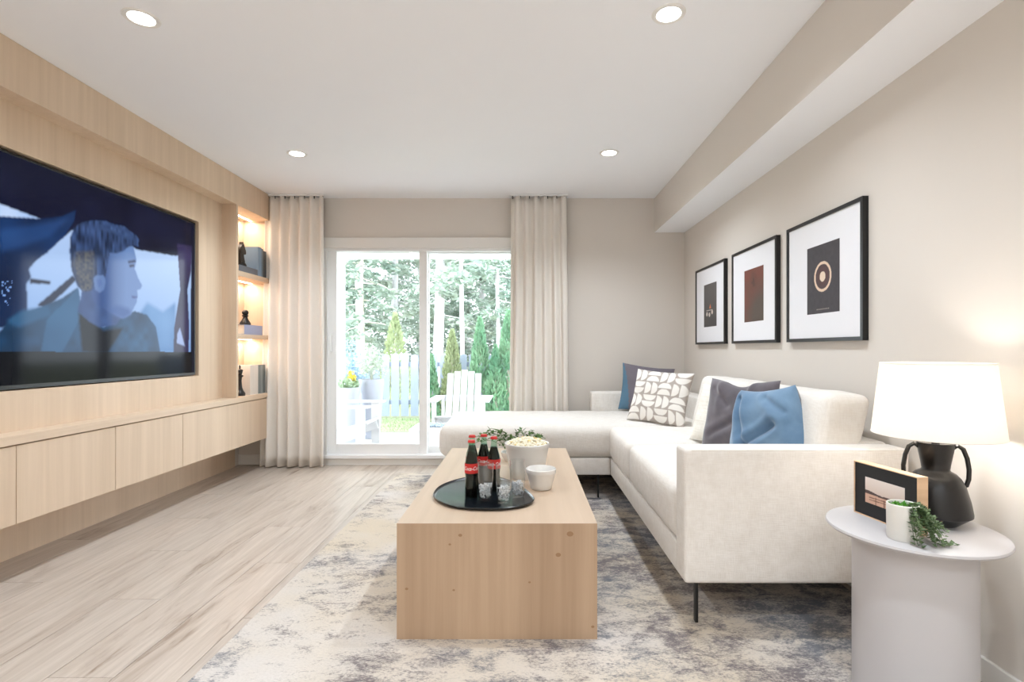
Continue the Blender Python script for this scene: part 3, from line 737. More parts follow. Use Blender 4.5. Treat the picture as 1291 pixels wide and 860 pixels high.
# ------------------------------------------------------------------ soft shapes
def cushion_mb(x0, x1, y0, y1, z0, z1, r, bulge=(0, 0, 0), n=(14, 14, 8), seed=0, wr=0.0):
    """rounded box with swollen faces"""
    bm = bmesh.new(); mbq = MB()
    c = np.array([(x0 + x1) / 2, (y0 + y1) / 2, (z0 + z1) / 2]); h = np.array([(x1 - x0) / 2, (y1 - y0) / 2, (z1 - z0) / 2])
    idx = {}; V = []; Fc = []
    rg = np.random.RandomState(seed); ph = rg.rand(6) * 6.28
    def coord(t_, k, hn):
        # denser near the ends
        return math.sin(t_ * PI / 2) if False else t_
    def lin_pts(k, hk):
        e = min(0.45, 1.6 * r / hk / 2); a = [-1, -1 + e * 0.15, -1 + e * 0.4, -1 + e * 0.75]; b_ = [-q for q in a[::-1]]
        return a + list(np.linspace(-1 + e * 1.2, 1 - e * 1.2, k)) + b_
    G = [lin_pts(n[i_], h[i_]) for i_ in range(3)]
    def vert(u):
        key = tuple(round(float(q), 5) for q in u)
        if key in idx: return idx[key]
        p = np.array(u) * h; inner = h - r; q = np.clip(p, -inner, inner); d = p - q; l_ = np.linalg.norm(d)
        # cube surface -> rounded
        mx_ = np.max(np.abs(d)) if l_ > 0 else 0
        if l_ > 1e-9: p = q + d / l_ * r if mx_ > 0 else p
        un = p / h
        for ax in range(3):
            o1, o2 = [a for a in range(3) if a != ax]
            wgt = max(0, (1 - un[o1] ** 2)) ** 0.7 * max(0, (1 - un[o2] ** 2)) ** 0.7
            p[ax] += np.sign(un[ax]) * abs(un[ax]) ** 2 * bulge[ax] * wgt
        if wr: 
            p[2] += wr * math.sin(p[0] * 17 + ph[0] + 2 * math.sin(p[1] * 9 + ph[1])) * max(0, un[2]); p[0] += wr * 0.7 * math.sin(p[1] * 21 + ph[2] + p[2] * 13)
        idx[key] = len(V); V.append(tuple(p + c)); return idx[key]
    for ax in range(3):
        o1, o2 = [(1, 2), (2, 0), (0, 1)][ax]
        for sgn in (-1, 1):
            for a in range(len(G[o1]) - 1):
                for b_ in range(len(G[o2]) - 1):
                    q = []
                    for (da, db) in ((0, 0), (1, 0), (1, 1), (0, 1)):
                        u = [0, 0, 0]; u[ax] = sgn; u[o1] = G[o1][a + da]; u[o2] = G[o2][b_ + db]; q.append(vert(u))
                    Fc.append(tuple(q if sgn > 0 else q[::-1]))
    mbq.add(V, Fc); return mbq

# ------------------------------------------------------------------ sofa
SX0, SX1, SY0, SY1 = 0.637, 1.535, 2.08, 4.965
ST = 0.555
sofa = thing('sectional_sofa', 'cream linen sectional sofa with a chaise, on thin black legs', 'sofa', (1.08, 3.5, rz))
link_mesh('base', MB().box(SX0 + 0.004, SX1, SY0 + 0.12, SY1, 0.187, 0.31), M['sofa'], sofa, bevel=0.008, seg=3)
link_mesh('chaise_base', MB().box(-0.60, SX0 + 0.0035, 3.885, SY1 - 0.02, 0.187, 0.31), M['sofa'], sofa, bevel=0.008, seg=3)
link_mesh('arm', cushion_mb(SX0, SX1, SY0, SY0 + 0.125, 0.187, 0.725, 0.018, (0.0, 0.004, 0.002), (12, 3, 10)), M['sofa'], sofa, smooth=True, sharp=0)
link_mesh('piping', MB().tube([(SX0 + 0.014, SY0 + 0.006, 0.20), (SX0 + 0.014, SY0 + 0.004, 0.708), (SX0 + 0.03, SY0 + 0.004, 0.718), (SX1 - 0.02, SY0 + 0.004, 0.718)], 0.0028, 6), M['sofa'], sofa, smooth=True)
link_mesh('far_arm', cushion_mb(SX0 - 0.02, SX1 - 0.13, SY1 - 0.14, SY1, 0.30, 0.725, 0.02, (0.003, 0.004, 0.003), (12, 4, 10)), M['sofa'], sofa, smooth=True, sharp=0)
link_mesh('back_frame', cushion_mb(SX1 - 0.13, SX1, SY0 + 0.127, SY1, 0.30, 0.73, 0.02, (0.002, 0.003, 0.003), (4, 14, 10)), M['sofa'], sofa, smooth=True, sharp=0)
for (a, b_, sd) in ((SY0 + 0.128, 3.17, 1), (3.172, 3.9, 2)):
    link_mesh('seat_cushion', cushion_mb(SX0 - 0.004, SX1 - 0.131, a, b_, 0.312, ST - 0.008, 0.045, (0.012, 0.004, 0.02), (14, 14, 5), sd, 0.002), M['sofa'], sofa, smooth=True, sharp=0)
ch = link_mesh('chaise_cushion', cushion_mb(-0.635, SX1 - 0.131, 3.88, SY1 - 0.142, 0.312, ST, 0.07, (0.012, 0.012, 0.012), (30, 16, 5), 3, 0.002), M['sofa'], sofa, smooth=True, sharp=0)
for (a, b_, sd) in ((2.215, 3.03, 5), (3.035, 3.80, 6)):
    mbq = cushion_mb(1.205, 1.40, a, b_, ST - 0.01, 0.922, 0.04, (0.022, 0.006, 0.010), (8, 18, 12), sd, 0.004)
    mbq.v = [(x + (z - ST) * 0.22, y, z + 0.006 * math.sin(y * 7 + sd) * (z > 0.8)) for x, y, z in mbq.v]
    link_mesh('back_cushion', mbq, M['cream_cushion'], sofa, smooth=True, sharp=0)
def sofa_leg(x, y):
    link_mesh('leg', MB().box(x - 0.006, x + 0.006, y - 0.012, y + 0.012, rz if (x < 1.49 and y < 4.69) else 0.0, 0.187), M['black'], sofa, bevel=0.001, seg=1)
for p in ((0.70, 2.135), (1.38, 2.135), (0.552, 3.92), (-0.54, 3.92), (-0.54, 4.85), (1.45, 4.85), (1.45, 3.5)): sofa_leg(*p)

# ------------------------------------------------------------------ throw pillows
def pillow(name, label, c, w_, h_, T, yaw, lean, roll=0.0, mats=None, n=26, chop=0.0, face=None, seed=0, cornersharp=0.07, topw=1.0, fold=None):
    """c = centre of bottom edge; yaw turns the front (which faces -Y at 0) about Z; lean tips it back"""
    R = Matrix.Rotation(yaw, 3, 'Z') @ Matrix.Rotation(-lean, 3, 'X') @ Matrix.Rotation(roll, 3, 'Y')
    rg = random.Random(seed); p1, p2 = rg.uniform(0, 6), rg.uniform(0, 6); mb = MB(); cols = []
    for side in (-1, 1):
        for j in range(n + 1):
            for i_ in range(n + 1):
                u = -1 + 2 * i_ / n; v = -1 + 2 * j / n
                x = w_ / 2 * u * (1 - cornersharp * (1 - v * v)) * (1 - (1 - topw) * max(0, (v + 0.4) / 1.4) ** 1.5); z = h_ / 2 * v * (1 - cornersharp * (1 - u * u))
                th = T / 2 * (max(0, (1 - u ** 4)) * max(0, (1 - v ** 4))) ** 0.55
                th *= 1 + 0.05 * math.sin(6 * u + p1 + 3 * v) + 0.04 * math.sin(9 * v + p2)
                cr = (u * u * v * v) ; th += 0.006 * math.sin(14 * (u + v) + p1) * cr * (1 - abs(u)) * 4 * (1 - abs(v))
                if fold and side < 0:
                    for (fa, fb, fc_, fd_, dp) in fold:
                        L2 = (fc_ - fa) ** 2 + (fd_ - fb) ** 2; tt_ = min(1, max(0, ((u - fa) * (fc_ - fa) + (v - fb) * (fd_ - fb)) / L2))
                        dd = math.hypot(u - fa - tt_ * (fc_ - fa), v - fb - tt_ * (fd_ - fb)); th -= dp * math.exp(-(dd / 0.09) ** 2); th += 0.35 * dp * math.exp(-((dd - 0.2) / 0.1) ** 2)
                if chop > 0.02:
                    k = math.exp(-((u + 0.05) / 0.42) ** 2) * max(0, (v + 0.5) / 1.5) ** 1.6
                    z -= chop * k; th *= 1 - 0.35 * k
                    th += 0.014 * math.exp(-((abs(u + 0.05) - 0.45) / 0.1) ** 2) * max(0, v + 0.2)
                q = R @ Vector((x, side * th, z + h_ / 2 * (1 - cornersharp * 0.6)))
                mb.v.append((c[0] + q.x, c[1] + q.y, c[2] + q.z))
                if face: cols.append(face((u + 1) / 2, (v + 1) / 2, side))
    m_ = (n + 1) ** 2
    for side in (0, 1):
        for j in range(n):
            for i_ in range(n):
                b_ = side * m_ + j * (n + 1) + i_; f = (b_, b_ + 1, b_ + n + 2, b_ + n + 1)
                mb.f.append(f if side == 0 else f[::-1])
                mb.mi.append(0 if side == 0 else (1 if mats and len(mats) > 1 else 0))
    o = link_mesh(name, mb, mats, smooth=True, sharp=0)
    if face: paint_attr(o.data, np.array(cols))
    tag(o, label, 'cushion', 'throw pillows on the sofa')
    return o, R, Vector(c)
WHT, TAU = lin((240, 236, 230)), lin((178, 168, 160))
def halfmoon(u, v, side):
    if side > 0: return WHT
    N_ = 4; a, b_ = u * N_, v * N_; i_, j = int(min(a, N_ - 1e-6)), int(min(b_, N_ - 1e-6)); fu, fv = a - i_, b_ - j
    o = (i_ * 7 + j * 3) % 4
    if o == 1: fu, fv = fv, fu
    elif o == 2: fv = 1 - fv
    elif o == 3: fu, fv = 1 - fv, fu
    # two half discs per tile, stacked
    g = fv * 2; k = int(min(g, 1.999)); gv = (g - k) / 2
    d = math.hypot(fu - 0.5, gv - 0.03)
    e = min(1.0, max(0.0, (0.485 - d) / 0.02)) * (1.0 if gv > 0.035 else 0.0)
    return TAU * (1 - e) + WHT * e
SZ = ST + 0.004
pillow('throw_pillow', 'grey cushion with a blue side leaning in the sofa corner behind the patterned one', (1.075, 4.68, SZ + 0.005), 0.47, 0.43, 0.13, math.radians(-5), math.radians(14), math.radians(7),
       [attr_mat('two_tone_cloth', 0.9, cloth=True)], 60, face=lambda u, v, s_: (lin((92, 124, 146)) if (u < 0.02 + 0.17 * (1 - v)) else lin((118, 112, 120))), seed=1)
pillow('throw_pillow', 'white cushion with taupe half-circle pattern at the chaise corner', (0.985, 3.96, SZ + 0.004), 0.475, 0.425, 0.13, math.radians(-40), math.radians(20), math.radians(3),
       [attr_mat('half_moon_cloth', 0.9, cloth=True)], 120, face=halfmoon, seed=2)
pillow('throw_pillow', 'cream shaggy cushion almost hidden behind the grey velvet cushion', (1.13, 3.08, SZ + 0.01), 0.42, 0.36, 0.10, math.radians(-62), math.radians(20), 0, [fabric('shaggy_cream', L(246, 243, 236), L(228, 222, 210), 0.3, bump=1.0)], 26, seed=3)
pillow('throw_pillow', 'grey velvet cushion behind the blue one on the sofa', (1.115, 2.79, SZ + 0.01), 0.43, 0.41, 0.13, math.radians(-60), math.radians(14), math.radians(-1), [M['grey_velvet']], 50, 0.03, seed=4, fold=[(-0.6, -0.6, 0.2, -0.1, 0.012), (-0.7, 0.7, -0.2, 0.3, 0.01)])
pillow('throw_pillow', 'blue velvet cushion with a dented top, in front of the grey one', (1.15, 2.455, SZ + 0.003), 0.44, 0.395, 0.165, math.radians(-60), math.radians(10), math.radians(-9), [M['blue_velvet'], M['grey_velvet']], 70, 0.0, seed=5, topw=0.66, cornersharp=0.09, fold=[(-0.75, 0.75, -0.45, -0.5, 0.022), (-0.4, -0.45, 0.35, 0.05, 0.026), (0.2, 0.75, 0.7, 0.35, 0.012)])

# ------------------------------------------------------------------ framed prints on the right wall
XF = 1.527
def frame_art(y0, y1, paintfn, label, seed):
    z0, z1 = 1.162, 1.815; r_ = thing('framed_print', label, 'picture', (XR - 0.01, (y0 + y1) / 2, z0), 'framed prints on the right wall')
    fw = 0.018
    link_mesh('frame', MB().box(XF, XR - 0.001, y0, y0 + fw, z0, z1).box(XF, XR - 0.001, y1 - fw, y1, z0, z1)
              .box(XF, XR - 0.001, y0 + fw, y1 - fw, z0, z0 + fw).box(XF, XR - 0.001, y0 + fw, y1 - fw, z1 - fw, z1), M['black_satin'], r_)
    link_mesh('mat_board', MB().box(XF + 0.007, XF + 0.010, y0 + fw, y1 - fw, z0 + fw, z1 - fw), M['mat_board'], r_)
    yc, zc = (y0 + y1) / 2 - 0.015, 1.485; hw, hh = 0.146, 0.178; nu, nv = 100, 124
    U, V_ = np.meshgrid(np.linspace(0, 1, nu + 1), np.linspace(0, 1, nv + 1)); col = paintfn(U, V_)
    o = link_mesh('print', grid_plane(nu, nv, lambda a, b_: (XF + 0.0063, yc + hw - 2 * hw * a, zc - hh + 2 * hh * b_)), attr_mat('printed_paper', 0.7), r_)
    paint_attr(o.data, col.reshape(-1, 3))
def mixc(a, b_, m_): return a * (1 - m_[..., None]) + b_ * m_[..., None]
def art_ring(U, V_):
    c = np.zeros(U.shape + (3,)); c[:] = lin((66, 62, 66)); n2 = vnoise(U.shape[0], U.shape[1], 5, 9)
    c = c * (0.9 + 0.2 * n2[..., None])
    d = np.hypot((U - 0.5) * 0.292, (V_ - 0.5 - 0.03) * 0.356)
    g = np.clip(1 - d / 0.085, 0, 1); c = mixc(c, lin((104, 60, 52)), g * 0.8)
    c = mixc(c, lin((222, 196, 172)), ((d < 0.078) & (d > 0.064)).astype(float)); c = mixc(c, lin((226, 206, 184)), (d < 0.026).astype(float))
    c = mixc(c, lin((150, 140, 134)), ((V_ > 0.055) & (V_ < 0.07) & (abs(U - 0.5) < 0.2) & ((U * 60).astype(int) % 3 > 0)).astype(float))
    return c
def art_rust(U, V_):
    n1, n2 = vnoise(U.shape[0], U.shape[1], 22, 21), vnoise(U.shape[0], U.shape[1], 7, 22)
    c = np.zeros(U.shape + (3,)); c[:] = lin((104, 70, 58)); c = mixc(c, lin((120, 64, 52)), np.clip(n1 * 1.3 - 0.2, 0, 1))
    d = np.hypot((U - 0.85) * 0.8, V_ - 0.1); c = mixc(c, lin((86, 74, 66)), np.clip((0.75 - d) * 2.2, 0, 1)); d2 = np.hypot(U - 0.5, V_ - 0.76)
    return mixc(c, lin((58, 44, 42)), np.clip((0.22 - d2) * 4, 0, 1) * n2)
def art_small(U, V_):
    c = np.zeros(U.shape + (3,)); c[:] = lin((96, 92, 90)); c = mixc(c, lin((74, 70, 70)), np.clip(1 - V_ * 1.2, 0, 1))
    c = mixc(c, lin((200, 120, 80)), (inside([(0.42, 0.42), (0.58, 0.42), (0.52, 0.53)], U, V_)).astype(float))
    for (a, b_) in ((0.25, 0.3), (0.45, 0.28), (0.66, 0.33)): c = mixc(c, lin((206, 196, 186)), (np.hypot((U - a) * 0.8, V_ - b_) < 0.05).astype(float))
    c = mixc(c, lin((190, 180, 172)), ((abs(V_ - 0.38) < 0.008) & (abs(U - 0.45) < 0.25)).astype(float)); return c
frame_art(2.363, 3.05, art_ring, 'nearest black framed print, dark poster with a pale ring', 1)
frame_art(3.175, 3.857, art_rust, 'middle black framed print with a rusty brown poster', 2)
frame_art(3.997, 4.674, art_small, 'farthest black framed print with a small grey poster', 3)

# ------------------------------------------------------------------ side table, lamp, small frame, plant
tzs = 0.557; TCX, TCY, TR = 1.234, 1.665, 0.240
stb = thing('side_table', 'round white side table on a drum base next to the sofa', 'side table', (TCX, TCY, rz))
link_mesh('tabletop', MB().lathe(TCX, TCY, [(TR - 0.03, tzs - 0.022), (TR - 0.006, tzs - 0.015), (TR, tzs - 0.008), (TR - 0.002, tzs - 0.002), (TR - 0.006, tzs), (0.0005, tzs)], 96), M['white_matte'], stb, smooth=True, sharp=30)
link_mesh('drum_base', MB().lathe(TCX, TCY, [(0.160, rz), (0.164, rz + 0.004), (0.164, tzs - 0.026), (0.16, tzs - 0.0225)], 96), M['white_matte'], stb, smooth=True, sharp=30)

LX, LY = 1.341, 1.707
lm = thing('table_lamp', 'black two-handled ceramic lamp with a white drum shade', 'lamp', (LX, LY, tzs))
zb = tzs
link_mesh('lamp_base', MB().lathe(LX, LY, [(0.054, zb), (0.058, zb + 0.002), (0.096, zb + 0.034), (0.0965, zb + 0.042), (0.090, zb + 0.08), (0.078, zb + 0.125), (0.066, zb + 0.150), (0.054, zb + 0.163), (0.040, zb + 0.171), (0.0375, zb + 0.176),
          (0.041, zb + 0.20), (0.0475, zb + 0.235), (0.051, zb + 0.262), (0.046, zb + 0.262), (0.02, zb + 0.255), (0.0005, zb + 0.255)], 64), M['ceramic_black'], lm, smooth=True, sharp=38)
va_ = Vector((LY, -LX, 0)).normalized()     # across the view, handles stand out either side
va_ = Matrix.Rotation(math.radians(14), 3, 'Z') @ va_
for s_ in (-1, 1):
    pts = []
    for (r, z) in ((0.046, 0.246), (0.058, 0.254), (0.072, 0.244), (0.082, 0.215), (0.087, 0.180), (0.086, 0.150), (0.080, 0.128), (0.073, 0.118)):
        pts.append(Vector((LX, LY, zb + z)) + va_ * (s_ * r))
    pts[-1] = Vector((LX, LY, zb + 0.126)) + va_ * (s_ * 0.070)
    link_mesh('handle', MB().tube(pts, 0.0068, 10), M['ceramic_black'], lm, smooth=True)
shz0, shz1, sr0, sr1 = 0.842, 1.078, 0.177, 0.152
# scaled with the table towards the eye
sh = MB(); sh.lathe(LX, LY, [(sr0, shz0), (sr1, shz1), (sr1 - 0.0015, shz1), (sr0 - 0.0015, shz0), (sr0, shz0)], 96, False)
so_ = link_mesh('lamp_shade', sh, M['shade'], lm, smooth=True, sharp=60)
for (r_, z) in ((sr0, shz0 + 0.002), (sr1, shz1 - 0.002)):
    link_mesh('rim_trim', MB().tube([(LX + r_ * math.cos(a), LY + r_ * math.sin(a), z) for a in np.linspace(0, 2 * PI, 97)], 0.0016, 5), M['white_print'], so_, smooth=True)
sp = MB(); sp.tube([(LX, LY, zb + 0.25), (LX, LY, zb + 0.31)], 0.011, 12)
link_mesh('socket', sp, M['black'], lm, smooth=True)
link_mesh('bulb', MB().blob((LX, LY, zb + 0.36), (0.03, 0.03, 0.045), 16, 10), glow('bulb_glow', (1.0, 0.9, 0.76, 1), 5), lm, smooth=True, sharp=0)
lamp('lamp_bulb_light', 'POINT', (LX, LY, zb + 0.36), 5, (1.0, 0.94, 0.87), shadow_soft_size=0.045)

a0, a1 = Vector((1.147, 1.822, 0)), Vector((1.186, 1.578, 0)); dl = (a1 - a0).normalized(); nrm = Vector((dl.y, -dl.x, 0))
if nrm.x > 0: nrm = -nrm
fl_w = (a1 - a0).length; fh = 0.178; fd = 0.036; cen = (a0 + a1) / 2
pf = thing('photo_frame', 'small oak photo frame with black mat and a beach photo', 'picture frame', (cen.x, cen.y, tzs))
def fpt(u, w_, d): return a0 + dl * (fl_w * u) + Vector((0, 0, tzs + fh * w_)) - nrm * d
def fbox(mb, u0, u1, w0, w1, d0, d1):
    c = (fpt((u0 + u1) / 2, (w0 + w1) / 2, (d0 + d1) / 2)); return mb.obox(c, dl, nrm, (0, 0, 1), fl_w * (u1 - u0) / 2, (d1 - d0) / 2, fh * (w1 - w0) / 2)
fr_ = MB(); e = 0.012; ew = 0.016
fbox(fr_, 0, e, 0, 1, 0, fd); fbox(fr_, 1 - e, 1, 0, 1, 0, fd); fbox(fr_, e, 1 - e, 0, ew, 0, fd); fbox(fr_, e, 1 - e, 1 - ew, 1, 0, fd)
link_mesh('frame', fr_, wood('light_frame_wood', L(226, 192, 158), L(190, 150, 112), 'X', 1.5), pf)
link_mesh('mat_board', fbox(MB(), e, 1 - e, ew, 1 - ew, 0.003, 0.03), plain('black_mat', L(22, 23, 26), 0.6), pf)
nu, nv = 90, 60; U, V_ = np.meshgrid(np.linspace(0, 1, nu + 1), np.linspace(0, 1, nv + 1))
c = np.zeros(U.shape + (3,)); c[:] = lin((214, 196, 184)); c = mixc(c, lin((232, 220, 212)), np.clip((V_ - 0.45) * 2, 0, 1))
hill = 0.44 + 0.05 * np.exp(-((U - 0.0) / 0.25) ** 2) - 0.04 * U + 0.01 * np.sin(U * 12)
c = mixc(c, lin((84, 66, 62)), ((V_ < hill) & (V_ > 0.36 - 0.03 * U)).astype(float)); c = mixc(c, lin((206, 164, 140)), (V_ <= 0.36 - 0.03 * U).astype(float) * 0.9)
for yy in (0.25, 0.16): c = mixc(c, lin((120, 84, 72)), ((abs(V_ - yy - 0.05 * (U - 0.5)) < 0.02) & (U > 0.1)).astype(float) * 0.8)
for xx in (0.28, 0.5, 0.75): c = mixc(c, lin((110, 76, 66)), ((abs(U - xx) < 0.012) & (V_ < 0.3)).astype(float) * 0.8)
o = link_mesh('photo_print', grid_plane(nu, nv, lambda a, b_: tuple(fpt(0.19 + 0.62 * a, 0.27 + 0.48 * b_, 0.0024))), attr_mat('printed_paper'), pf)
paint_attr(o.data, c.reshape(-1, 3))

PX, PY = 1.130, 1.563
pp = thing('potted_plant', 'small trailing green plant in a white cylinder pot beside the photo frame', 'plant', (PX, PY, tzs))
link_mesh('pot', MB().lathe(PX, PY, [(0.038, tzs), (0.0405, tzs + 0.003), (0.0415, tzs + 0.104), (0.0395, tzs + 0.106), (0.0375, tzs + 0.104), (0.037, tzs + 0.088), (0.0005, tzs + 0.088)], 48), M['pot'], pp, smooth=True, sharp=40)
moss = MB(); rg = random.Random(31)
for k in range(160):
    a = rg.uniform(0, 2 * PI); rr = 0.034 * math.sqrt(rg.random()); leaf_quad(moss, (PX + rr * math.cos(a), PY + rr * math.sin(a), tzs + 0.089 + rg.uniform(0, 0.008)), (rg.uniform(-1, 1), rg.uniform(-1, 1), rg.uniform(0.3, 1.5)), (0, 0, 1), rg.uniform(0.008, 0.014), 0.004)
tag(link_mesh('top_leaves', moss, leafmat('bright_leaf', L(74, 148, 40), L(120, 180, 70), 60, 0.3), pp), kind='stuff')
trail = MB(); stem = MB(); right = Vector((PY, -PX, 0)).normalized()
for k in range(34):
    a = rg.uniform(-1.15, 0.75); d = (Matrix.Rotation(a, 3, 'Z') @ right)
    ln = rg.uniform(0.035, 0.085); drop = rg.uniform(0.03, 0.095)
    p0 = Vector((PX, PY, tzs + 0.094)) + d * 0.022
    pts = [p0]
    for q in range(1, 7):
        u = q / 6; zz = tzs + 0.094 + 0.012 * math.sin(PI * min(1, u * 1.4)) - drop * u ** 1.8
        pts.append(Vector((p0.x + d.x * ln * u, p0.y + d.y * ln * u, max(tzs + 0.004, zz))))
    if k in (0, 1):
        pts = [p0, p0 + right * 0.03 + Vector((0, 0, -0.01)), p0 + right * 0.045 + Vector((0, 0, -0.05)), p0 + right * 0.055 + Vector((0, 0, -0.084)), p0 + right * 0.075 + Vector((0, 0, -0.088)), p0 + right * (0.095 + 0.01 * k) + Vector((0, 0, -0.087))]
    stem.tube(pts, 0.0009, 4)
    for q in range(13):
        u = 0.12 + 0.88 * q / 12; f = u * (len(pts) - 1); j = min(len(pts) - 2, int(f)); p = pts[j].lerp(pts[j + 1], f - j)
        for _ in range(2):
            leaf_quad(trail, (p.x, p.y, max(tzs + 0.003, p.z)), (rg.uniform(-1, 1), rg.uniform(-1, 1), rg.uniform(-0.1, 0.8)), (0, 0, 1), rg.uniform(0.010, 0.0155), rg.uniform(0.0045, 0.0068))
trm = leafmat('trailing_leaf', L(76, 102, 62), L(128, 150, 108), 50, 0.15)
link_mesh('stem', stem, trm, pp); tag(link_mesh('trailing_leaves', trail, trm, pp), kind='stuff')

# ------------------------------------------------------------------ shelf objects
def book(name, x0, x1, y0, y1, z0, z1, col, label, spine='y', cat='book', grp='books in the oak niche'):
    """upright or flat book; spine on the +X side"""
    r_ = thing(name, label, cat, ((x0 + x1) / 2, (y0 + y1) / 2, z0), grp)
    cm = plain('book_cover_%d_%d_%d' % tuple(int(k * 255) for k in col[:3]), col, 0.6); pm = plain('book_pages', L(236, 228, 214), 0.9)
    flat = (z1 - z0) < (y1 - y0)
    if flat:
        link_mesh('cover', MB().box(x0, x1, y0, y1, z0, z0 + 0.003).box(x0, x1, y0, y1, z1 - 0.003, z1).box(x1 - 0.003, x1, y0, y1, z0 + 0.003, z1 - 0.003), cm, r_)
        link_mesh('pages', MB().box(x0 + 0.003, x1 - 0.004, y0 + 0.004, y1 - 0.004, z0 + 0.0032, z1 - 0.0032), pm, r_)
    else:
        link_mesh('cover', MB().box(x0, x1, y0, y0 + 0.003, z0, z1).box(x0, x1, y1 - 0.003, y1, z0, z1).box(x1 - 0.003, x1, y0 + 0.003, y1 - 0.003, z0, z1), cm, r_)
        link_mesh('pages', MB().box(x0 + 0.003, x1 - 0.004, y0 + 0.0032, y1 - 0.0032, z0 + 0.003, z1 - 0.004), pm, r_)
    return r_
zA, zB, zC = 1.7905, 1.2505, 0.712
book('book', -2.66, -2.435, 4.47, 4.78, zA, zA + 0.055, L(104, 108, 116), 'grey book lying flat on the top niche shelf')
book('book', -2.655, -2.44, 4.80, 4.86, zA, zA + 0.27, L(132, 158, 184), 'pale blue upright book on the top niche shelf')
book('book', -2.655, -2.445, 4.862, 4.90, zA, zA + 0.265, L(120, 132, 142), 'grey blue upright book beside the pale blue one, top niche shelf')
book('book', -2.655, -2.44, 4.902, 4.95, zA, zA + 0.25, L(84, 86, 88), 'dark grey upright book nearest the curtain, top niche shelf')
book('book', -2.64, -2.432, 4.55, 4.86, zB, zB + 0.085, L(160, 166, 196), 'lavender grey book lying flat under the pawn')
book('book', -2.66, -2.55, 4.56, 4.70, zB + 0.0855, zB + 0.20, L(226, 222, 216), 'small white box behind the pawn on the middle shelf', cat='box', name_=None) if False else None
book('book', -2.655, -2.44, 4.66, 4.72, zC, zC + 0.265, L(230, 222, 212), 'first white upright book behind the lowest chess piece')
book('book', -2.655, -2.44, 4.722, 4.80, zC, zC + 0.265, L(234, 226, 217), 'second white upright book, next to the grey green books')
book('book', -2.655, -2.44, 4.802, 4.845, zC, zC + 0.26, L(132, 140, 140), 'grey green upright book on the counter beside the white books')
book('book', -2.655, -2.44, 4.847, 4.885, zC, zC + 0.262, L(150, 158, 158), 'light grey green upright book in the counter niche')
book('book', -2.655, -2.44, 4.887, 4.93, zC, zC + 0.262, L(112, 118, 118), 'darker grey upright book nearest the curtain, counter niche')
tag(link_mesh('box', MB().box(-2.675, -2.60, 4.60, 4.70, zB + 0.0855, zB + 0.20), plain('white_box', L(228, 224, 218), 0.6), bevel=0.002), 'small white box behind the pawn in the oak niche', 'box')
def lathe_piece(name, x, y, z, prof, label, extra=None):
    r_ = thing(name, label, 'chess piece', (x, y, z), 'dark chess pieces in the oak niche')
    link_mesh('body', MB().lathe(x, y, [(r, z + h) for r, h in prof], 28), M['charcoal'], r_, smooth=True, sharp=50)
    if extra: link_mesh(extra[0], extra[1], M['charcoal'], r_, smooth=True, sharp=50)
base_p = [(0.044, 0), (0.045, 0.018), (0.038, 0.03), (0.036, 0.034), (0.030, 0.042)]
lathe_piece('chess_pawn', -2.505, 4.70, zB + 0.0855, base_p + [(0.022, 0.06), (0.018, 0.075), (0.028, 0.082), (0.028, 0.087), (0.018, 0.092)], 'dark chess pawn standing on the lavender book',
            ('head', MB().blob((-2.505, 4.70, zB + 0.0855 + 0.113), (0.028, 0.028, 0.025), 20, 12)))
kp = base_p + [(0.020, 0.07), (0.015, 0.13), (0.018, 0.16), (0.028, 0.17), (0.028, 0.176), (0.016, 0.184), (0.020, 0.2), (0.026, 0.225), (0.020, 0.232), (0.001, 0.24)]
kx, ky = -2.50, 4.60
lathe_piece('chess_king', kx, ky, zC, kp, 'dark chess king in front of the white books on the counter', ('cross', MB().box(kx - 0.004, kx + 0.004, ky - 0.004, ky + 0.004, zC + 0.236, zC + 0.27).box(kx - 0.004, kx + 0.004, ky - 0.012, ky + 0.012, zC + 0.248, zC + 0.256)))
nx, ny, nz0 = -2.50, 4.62, zA + 0.0555
hp = [(-0.034, 0.03), (0.034, 0.03), (0.030, 0.06), (0.018, 0.09), (0.016, 0.115), (0.030, 0.125), (0.046, 0.118), (0.052, 0.130), (0.048, 0.150), (0.030, 0.180), (0.018, 0.20), (0.004, 0.222), (0.0, 0.20), (-0.020, 0.19), (-0.036, 0.16), (-0.042, 0.12), (-0.040, 0.07)]
kn_ = MB(); m_ = len(hp)
kn_.add([(nx - 0.018, ny + a, nz0 + b_) for a, b_ in hp] + [(nx + 0.018, ny + a, nz0 + b_) for a, b_ in hp], [tuple(range(m_))[::-1], tuple(range(m_, 2 * m_))] + [(i_, (i_ + 1) % m_, m_ + (i_ + 1) % m_, m_ + i_) for i_ in range(m_)])
lathe_piece('chess_knight', nx, ny, nz0, base_p, 'dark chess knight on the grey book, top shelf', ('horse_head', kn_))

